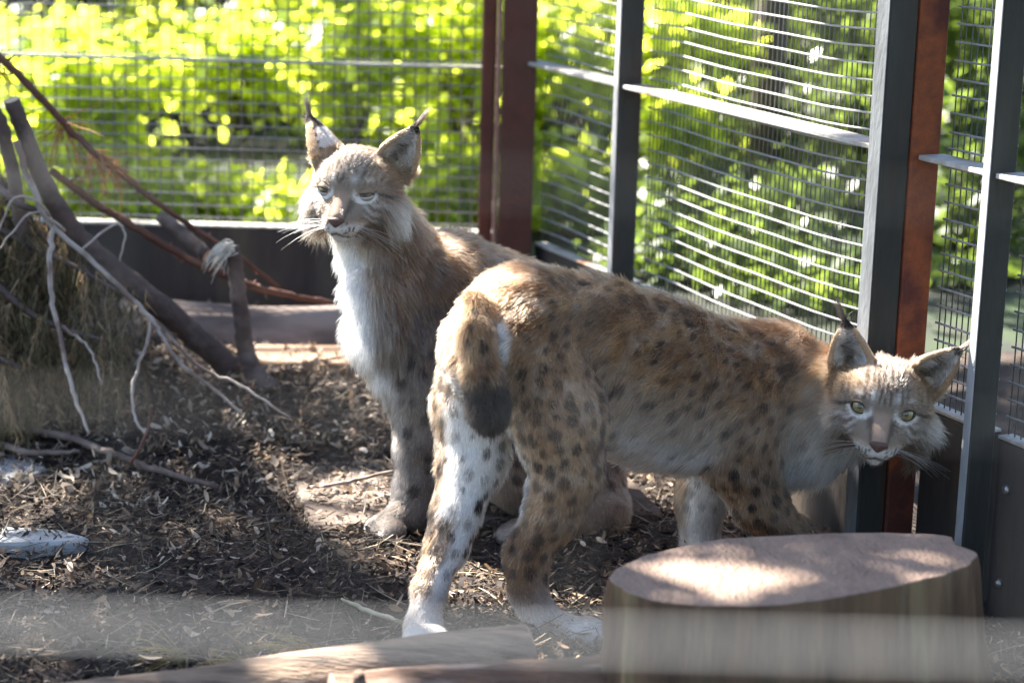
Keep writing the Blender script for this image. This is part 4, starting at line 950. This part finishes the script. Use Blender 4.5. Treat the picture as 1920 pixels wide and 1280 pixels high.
        Vv = s.hw(0, .0935, -.0400)+(lx*wd*.0165)[..., None]*s.Xh+(ly*.0105*(1-dent))[..., None]*s.Yh+(lz*np.where(lz > 0, .0085, .0135))[..., None]*s.Zh
        m_, k_ = TH.shape; i = np.arange(m_-1)[:, None]*k_; j = np.arange(k_)[None]; j2 = (j+1) % k_
        o = link('nose', mesh('nose', Vv.reshape(-1, 3), np.stack([i+j, i+k_+j, i+k_+j2, i+j2], -1).reshape(-1, 4)), M_nose); child(o, s.root)
        # whiskers
        r_ = np.random.default_rng(s.seed+5); n = 26; pts = np.zeros((n, 7, 3))
        for w in range(n):
            q = -1 if w % 2 else 1; p = s.hw(q*r_.uniform(.020, .033), r_.uniform(.066, .082), r_.uniform(-.060, -.045)); d = nrm(s.Xh*q*1.0+s.Yh*r_.uniform(-.35, .15)+s.Zh*r_.uniform(-.4, .12)); ln = r_.uniform(.05, .10)
            for t in range(7): pts[w, t] = p+d*ln*t/6-s.Zh*ln*.28*(t/6)**2-s.Yh*ln*.12*(t/6)**2
        curves_obj('whiskers', pts, np.full((n, 7), .00024)*np.linspace(1, .35, 7)[None], np.full((n, 3), .9), M_hair, s.root)
        for e in s.ears:
            b, ax, fc, lat = s.ear_frame(e); L = e.get('len', .088); n = 110; tip = b+ax*L*.97-fc*.002; pts = np.zeros((n, 6, 3)); td = nrm(ax+s.Zh*.35+s.Xh*e.get('bend', 0))
            for w in range(n):
                p = tip-ax*r_.uniform(0, .014)+r_.normal(0, .0022, 3); ln = r_.uniform(.022, .046); d = nrm(td+r_.normal(0, .07, 3)); side = s.Xh*e.get('bend', 0)*.25
                for t in range(6): pts[w, t] = p+d*ln*t/5+side*ln*(t/5)**2+(tip-p)*.6*(t/5)
            curves_obj('ear_tuft', pts, np.full((n, 6), .00042)*np.linspace(1, .3, 6)[None], np.tile(DRK*.7, (n, 1)), M_hair, s.root)
    def paw(s, grp, px, py, Y, d, r=.014, w=.045):
        """four toes in front of the foot"""
        c = ony(px, py, Y); d = nrm([d[0], d[1], 0]); l = np.array([-d[1], d[0], 0])
        for k, (u, f) in enumerate(((-1, .0), (-.36, .012), (.36, .012), (1, .0))):
            a = c+l*u*w*.5+d*(f-.012); b = c+l*u*w*.55+d*(f+.010); a[2] = r+.006; b[2] = r+.001
            s.bones.append(dict(a=a, b=b, ra=r*1.05, rb=r*.95, grp='toe', flow=d, fl=.007))
def head_axes(px, py, yaw, pitch, roll):
    c = -nrm(ray(px, py)); X_ = nrm(R2-c*(R2 @ c)); Z_ = np.cross(X_, -c); Z_ = Z_ if Z_ @ U2 > 0 else -Z_
    yaw, pitch, roll = map(math.radians, (yaw, pitch, roll))
    # roll clockwise in the picture, then yaw (positive = towards picture right), then pitch down
    Xr = X_*math.cos(roll)-Z_*math.sin(roll); Zr = X_*math.sin(roll)+Z_*math.cos(roll)
    Yy = c*math.cos(yaw)+Xr*math.sin(yaw); Xy = Xr*math.cos(yaw)-c*math.sin(yaw)
    Yp = Yy*math.cos(pitch)-Zr*math.sin(pitch); Zp = Zr*math.cos(pitch)+Yy*math.sin(pitch)
    return Xy, Yp, Zp
DOWN = np.array([0, 0, -1.0])

# ------------------------------------------------------------------ walking lynx
class Walker(Lynx):
    def body_color(s, P, N, gw, W_):
        n = len(P); g = lambda k: gw.get(k, np.zeros(n)); no = vnoise(P, 22, 2); n3 = vnoise(P, 60, 8)
        c = lerp(np.repeat(TAN[None]*.95, n, 0), OCH, sstep(.35, .7, no)*.6); c = lerp(c, GREY*.95, sstep(.45, .75, n3)*.5)
        c = lerp(c, BRN*.95, (.45+.55*sstep(.0, .7, N[:, 2]))*sstep(.40, .62, vnoise(P*np.array([1, 1, .7]), 46, 4))*.85)
        tor = g('torso')+g('neck'); c = lerp(c, GREY*1.5, tor*sstep(.10, -.5, N[:, 2])*.6); c = lerp(c, WHT, tor*sstep(-.25, -.7, N[:, 2])*.9)
        c = lerp(c, WHT, g('chest')*sstep(.35, -.2, N[:, 2])*.92)
        for nm, sg in (('hind_l', 1), ('hind_r', -1), ('fore_l', 1), ('fore_r', -1)):
            w = g(nm); mid = s.side*sg; inner = N @ mid
            c = lerp(c, WHT, w*sstep(.0, .5, inner)*sstep(.46, .36, P[:, 2])*.92); c = lerp(c, TAN*1.05, w*sstep(.1, -.5, inner)*.35)
            c = lerp(c, GREY*1.45, w*sstep(.11, .04, P[:, 2])*.85)
            if nm[0] == 'h': c = lerp(c, BRN, w*sstep(.0, .5, N @ -s.fwd)*sstep(.21, .17, P[:, 2])*sstep(.055, .085, P[:, 2])*.85)
        c = lerp(c, WHT*.85, g('toe')*.9)
        t = g('tail'); c = lerp(c, lerp(np.repeat(BRN[None]*1.05, n, 0), OCH*.8, vnoise(P, 60, 9)), sstep(.35, .6, t)); c = lerp(c, DRK*.75, sstep(.35, .6, t)*sstep(s.tail_z+.012, s.tail_z-.012, P[:, 2]+.01*no))
        dw = np.linalg.norm((P-s.white)*np.array([1.6, .6, .62]), axis=1); c = lerp(c, WHT, sstep(.042, .022, dw)*.85*(1-sstep(.3, .5, t)))
        return c
EM = ony(1656, 768, 3.42)
A = Walker('lynx', 'spotted tan lynx standing behind the stump, black tail tip hanging, head turned back', (.1, 3.4, 0), head_axes(1656, 768, 4, 16, 9.5), EM,
           [dict(base=(-.060, -.014, .046), dir=(-.26, -.05, .95), face=(-.25, 1, 0), len=.088, bend=-.35), dict(base=(.062, -.014, .044), dir=(.58, -.05, .80), face=(.35, 1, 0), len=.088, bend=.4)], 0, 11)
s_h = nrm([.43, .24, 0]); A.fwd = s_h; A.side = np.array([s_h[1], -s_h[0], 0])      # side: towards the lynx's own right
A.tail_z = ony(905, 700, 3.24)[2]; A.white = ony(938, 640, 3.27)
A.chain('torso', [(930, 655, 3.37, .088), (985, 612, 3.42, .098), (1110, 642, 3.47, .106), (1225, 686, 3.52, .116), (1350, 728, 3.58, .112), (1430, 722, 3.61, .096)], flow=-s_h+DOWN*.35, fl=.024)
A.chain('torso', [(1100, 720, 3.46, .085), (1230, 765, 3.52, .092), (1370, 800, 3.58, .085)], flow=-s_h+DOWN*.9, fl=.034)
A.chain('torso', [(1400, 680, 3.60, .070), (1455, 675, 3.62, .066)], flow=-s_h+DOWN*.3, fl=.028)
A.chain('neck', [(1440, 735, 3.62, .085), (1535, 735, 3.60, .072), (1610, 745, 3.53, .062)], flow=-s_h+DOWN*.5, fl=.034)
A.chain('chest', [(1440, 830, 3.60, .070), (1510, 830, 3.60, .055), (1590, 800, 3.55, .045)], flow=DOWN+np.array([-.5, 0, 0]), fl=.045)
A.chain('hind_l', [(905, 665, 3.43, .072), (893, 760, 3.42, .068), (886, 860, 3.40, .054), (856, 955, 3.36, .038), (838, 1022, 3.33, .0315)], fl=.018)
A.chain('hind_l', [(838, 1022, 3.33, .0325), (806, 1100, 3.29, .025), (792, 1180, 3.26, .026), (790, 1203, 3.235, .024)], fl=.012)
A.chain('hind_r', [(1010, 690, 3.38, .088), (1050, 790, 3.33, .076), (1062, 880, 3.31, .056), (1035, 960, 3.31, .043), (988, 1040, 3.305, .034)], fl=.015)
A.chain('hind_r', [(988, 1040, 3.305, .035), (988, 1105, 3.295, .0275), (1018, 1165, 3.285, .0265), (1085, 1182, 3.275, .024)], fl=.012)
A.chain('fore_r', [(1395, 770, 3.56, .075), (1390, 860, 3.55, .062), (1425, 945, 3.555, .046), (1475, 1005, 3.58, .036), (1525, 1050, 3.60, .028)], fl=.013)
A.chain('fore_l', [(1345, 830, 3.69, .062), (1316, 930, 3.70, .042), (1310, 1030, 3.695, .030), (1322, 1050, 3.67, .026)], fl=.018)
A.chain('tail', [(893, 575, 3.31, .026), (893, 630, 3.265, .024), (903, 700, 3.24, .026), (914, 760, 3.235, .027), (918, 782, 3.235, .024)], fl=.020)
A.paw('toe', 1108, 1192, 3.262, (.9, -.45)); A.paw('toe', 800, 1208, 3.215, (.2, -1)); A.paw('toe', 1540, 1062, 3.60, (.9, -.2)); A.paw('toe', 1330, 1056, 3.655, (.7, -.6))
A.head(); A.build(); A.face(np.array([0, 0, CAM_H])); A.spots = []
hm_ = lambda V: np.linalg.norm(V-A.H, axis=1) > .15
A.add_spots(460, .0235, .0055, .0120, 1.0, lambda V, N: hm_(V) & (V[:, 2] < .40) & (V[:, 2] > .10) & (N @ np.array([0, -1., 0]) > -.3) & (V[:, 2] < .44), 1)
A.add_spots(460, .0225, .0048, .0095, 1.0, lambda V, N: hm_(V) & (V[:, 2] >= .38), 2)
A.fur(FUR_A)
# ------------------------------------------------------------------ sitting lynx
class Sitter(Lynx):
    def body_color(s, P, N, gw, W_):
        n = len(P); g = lambda k: gw.get(k, np.zeros(n)); no = vnoise(P, 25, 2)
        base = np.array([.30, .195, .12]); c = np.repeat(base[None], n, 0); c = lerp(c, BRN*.9, sstep(.4, .75, no)*.5); c = lerp(c, GREY*.8, sstep(.5, .8, vnoise(P, 60, 6))*.35)
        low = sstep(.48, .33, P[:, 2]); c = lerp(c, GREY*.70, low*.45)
        fr = N @ nrm([-.95, -.25, 0]); tor = g('torso')+g('neck')+g('chest'); c = lerp(c, GREY*1.1, (g('neck')+g('chest'))*sstep(-.2, .4, fr)*.5)
        c = lerp(c, WHT, tor*sstep(.55, .85, fr)*.92); c = lerp(c, WHT*.95, g('chest')*sstep(.4, .75, fr)*.8)
        for nm in ('fore_n', 'fore_f'): c = lerp(c, GREY*.62, g(nm)*.65); c = lerp(c, GREY*1.1, g(nm)*sstep(.6, .9, fr)*.5)
        c = lerp(c, GREY*.85, g('toe')*.8)
        return c
EMB = ony(647, 357, 3.80)
B = Sitter('lynx', 'grey brown lynx sitting on the low board with its eyes narrowed and ears tufted', (-.1, 3.9, 0), head_axes(647, 357, -19, 10, 7), EMB,
           [dict(base=(-.064, -.016, .046), dir=(-.52, -.15, .90), face=(-1, -.45, .0), len=.090, bend=.05), dict(base=(.063, -.018, .046), dir=(.42, -.1, .93), face=(.45, 1, 0), len=.092, bend=.25)], 1, 23)
sb = nrm([-.85, -.2, 0])
B.chain('neck', [(690, 395, 3.92, .068), (722, 465, 3.93, .076), (750, 540, 3.93, .082)], flow=DOWN+np.array([.15, 0, 0]), fl=.040)
B.chain('chest', [(715, 540, 3.88, .060), (732, 620, 3.88, .066), (752, 690, 3.87, .052)], flow=DOWN+np.array([.1, -.1, 0]), fl=.048)
B.chain('torso', [(770, 520, 3.95, .085), (835, 545, 3.97, .108), (930, 595, 4.01, .118), (1010, 690, 4.04, .122), (1062, 800, 4.03, .108)], flow=-sb+DOWN*1.0, fl=.028)
B.chain('torso', [(780, 620, 3.93, .092), (860, 690, 3.98, .105), (960, 780, 4.0, .10)], flow=-sb*.5+DOWN, fl=.032)
B.chain('fore_n', [(792, 640, 3.89, .078), (790, 740, 3.86, .058), (784, 830, 3.84, .043), (778, 905, 3.825, .034), (772, 955, 3.81, .034), (742, 975, 3.785, .026)], fl=.016)
B.chain('fore_f', [(840, 680, 3.99, .07), (838, 800, 3.97, .045), (830, 900, 3.95, .034), (812, 948, 3.93, .03), (790, 955, 3.90, .026)], fl=.016)
B.chain('hind', [(1060, 810, 3.97, .10), (985, 880, 3.88, .075), (1085, 940, 3.86, .05), (1128, 968, 3.84, .044), (1060, 995, 3.80, .032), (980, 1000, 3.78, .026)], fl=.020)
B.chain('hind', [(1100, 860, 3.93, .075), (1125, 945, 3.86, .048)], fl=.020)
B.paw('toe', 722, 985, 3.765, (-.9, -.45), .0165, .056); B.paw('toe', 770, 962, 3.88, (-.9, -.3)); B.paw('toe', 965, 1004, 3.76, (-.9, -.4))
B.head(); B.build(); B.face(np.array([-.5, 1.2, .3])); B.spots = []
hb_ = lambda V: np.linalg.norm(V-B.H, axis=1) > .16
B.add_spots(170, .022, .0065, .0115, 1.0, lambda V, N: hb_(V) & (V[:, 2] < .36) & (V[:, 2] > .08) & (N[:, 1] < .3), 3)
B.add_spots(70, .036, .005, .009, .5, lambda V, N: hb_(V) & (V[:, 2] >= .36) & (N[:, 1] < .3), 4)
B.fur(FUR_B)
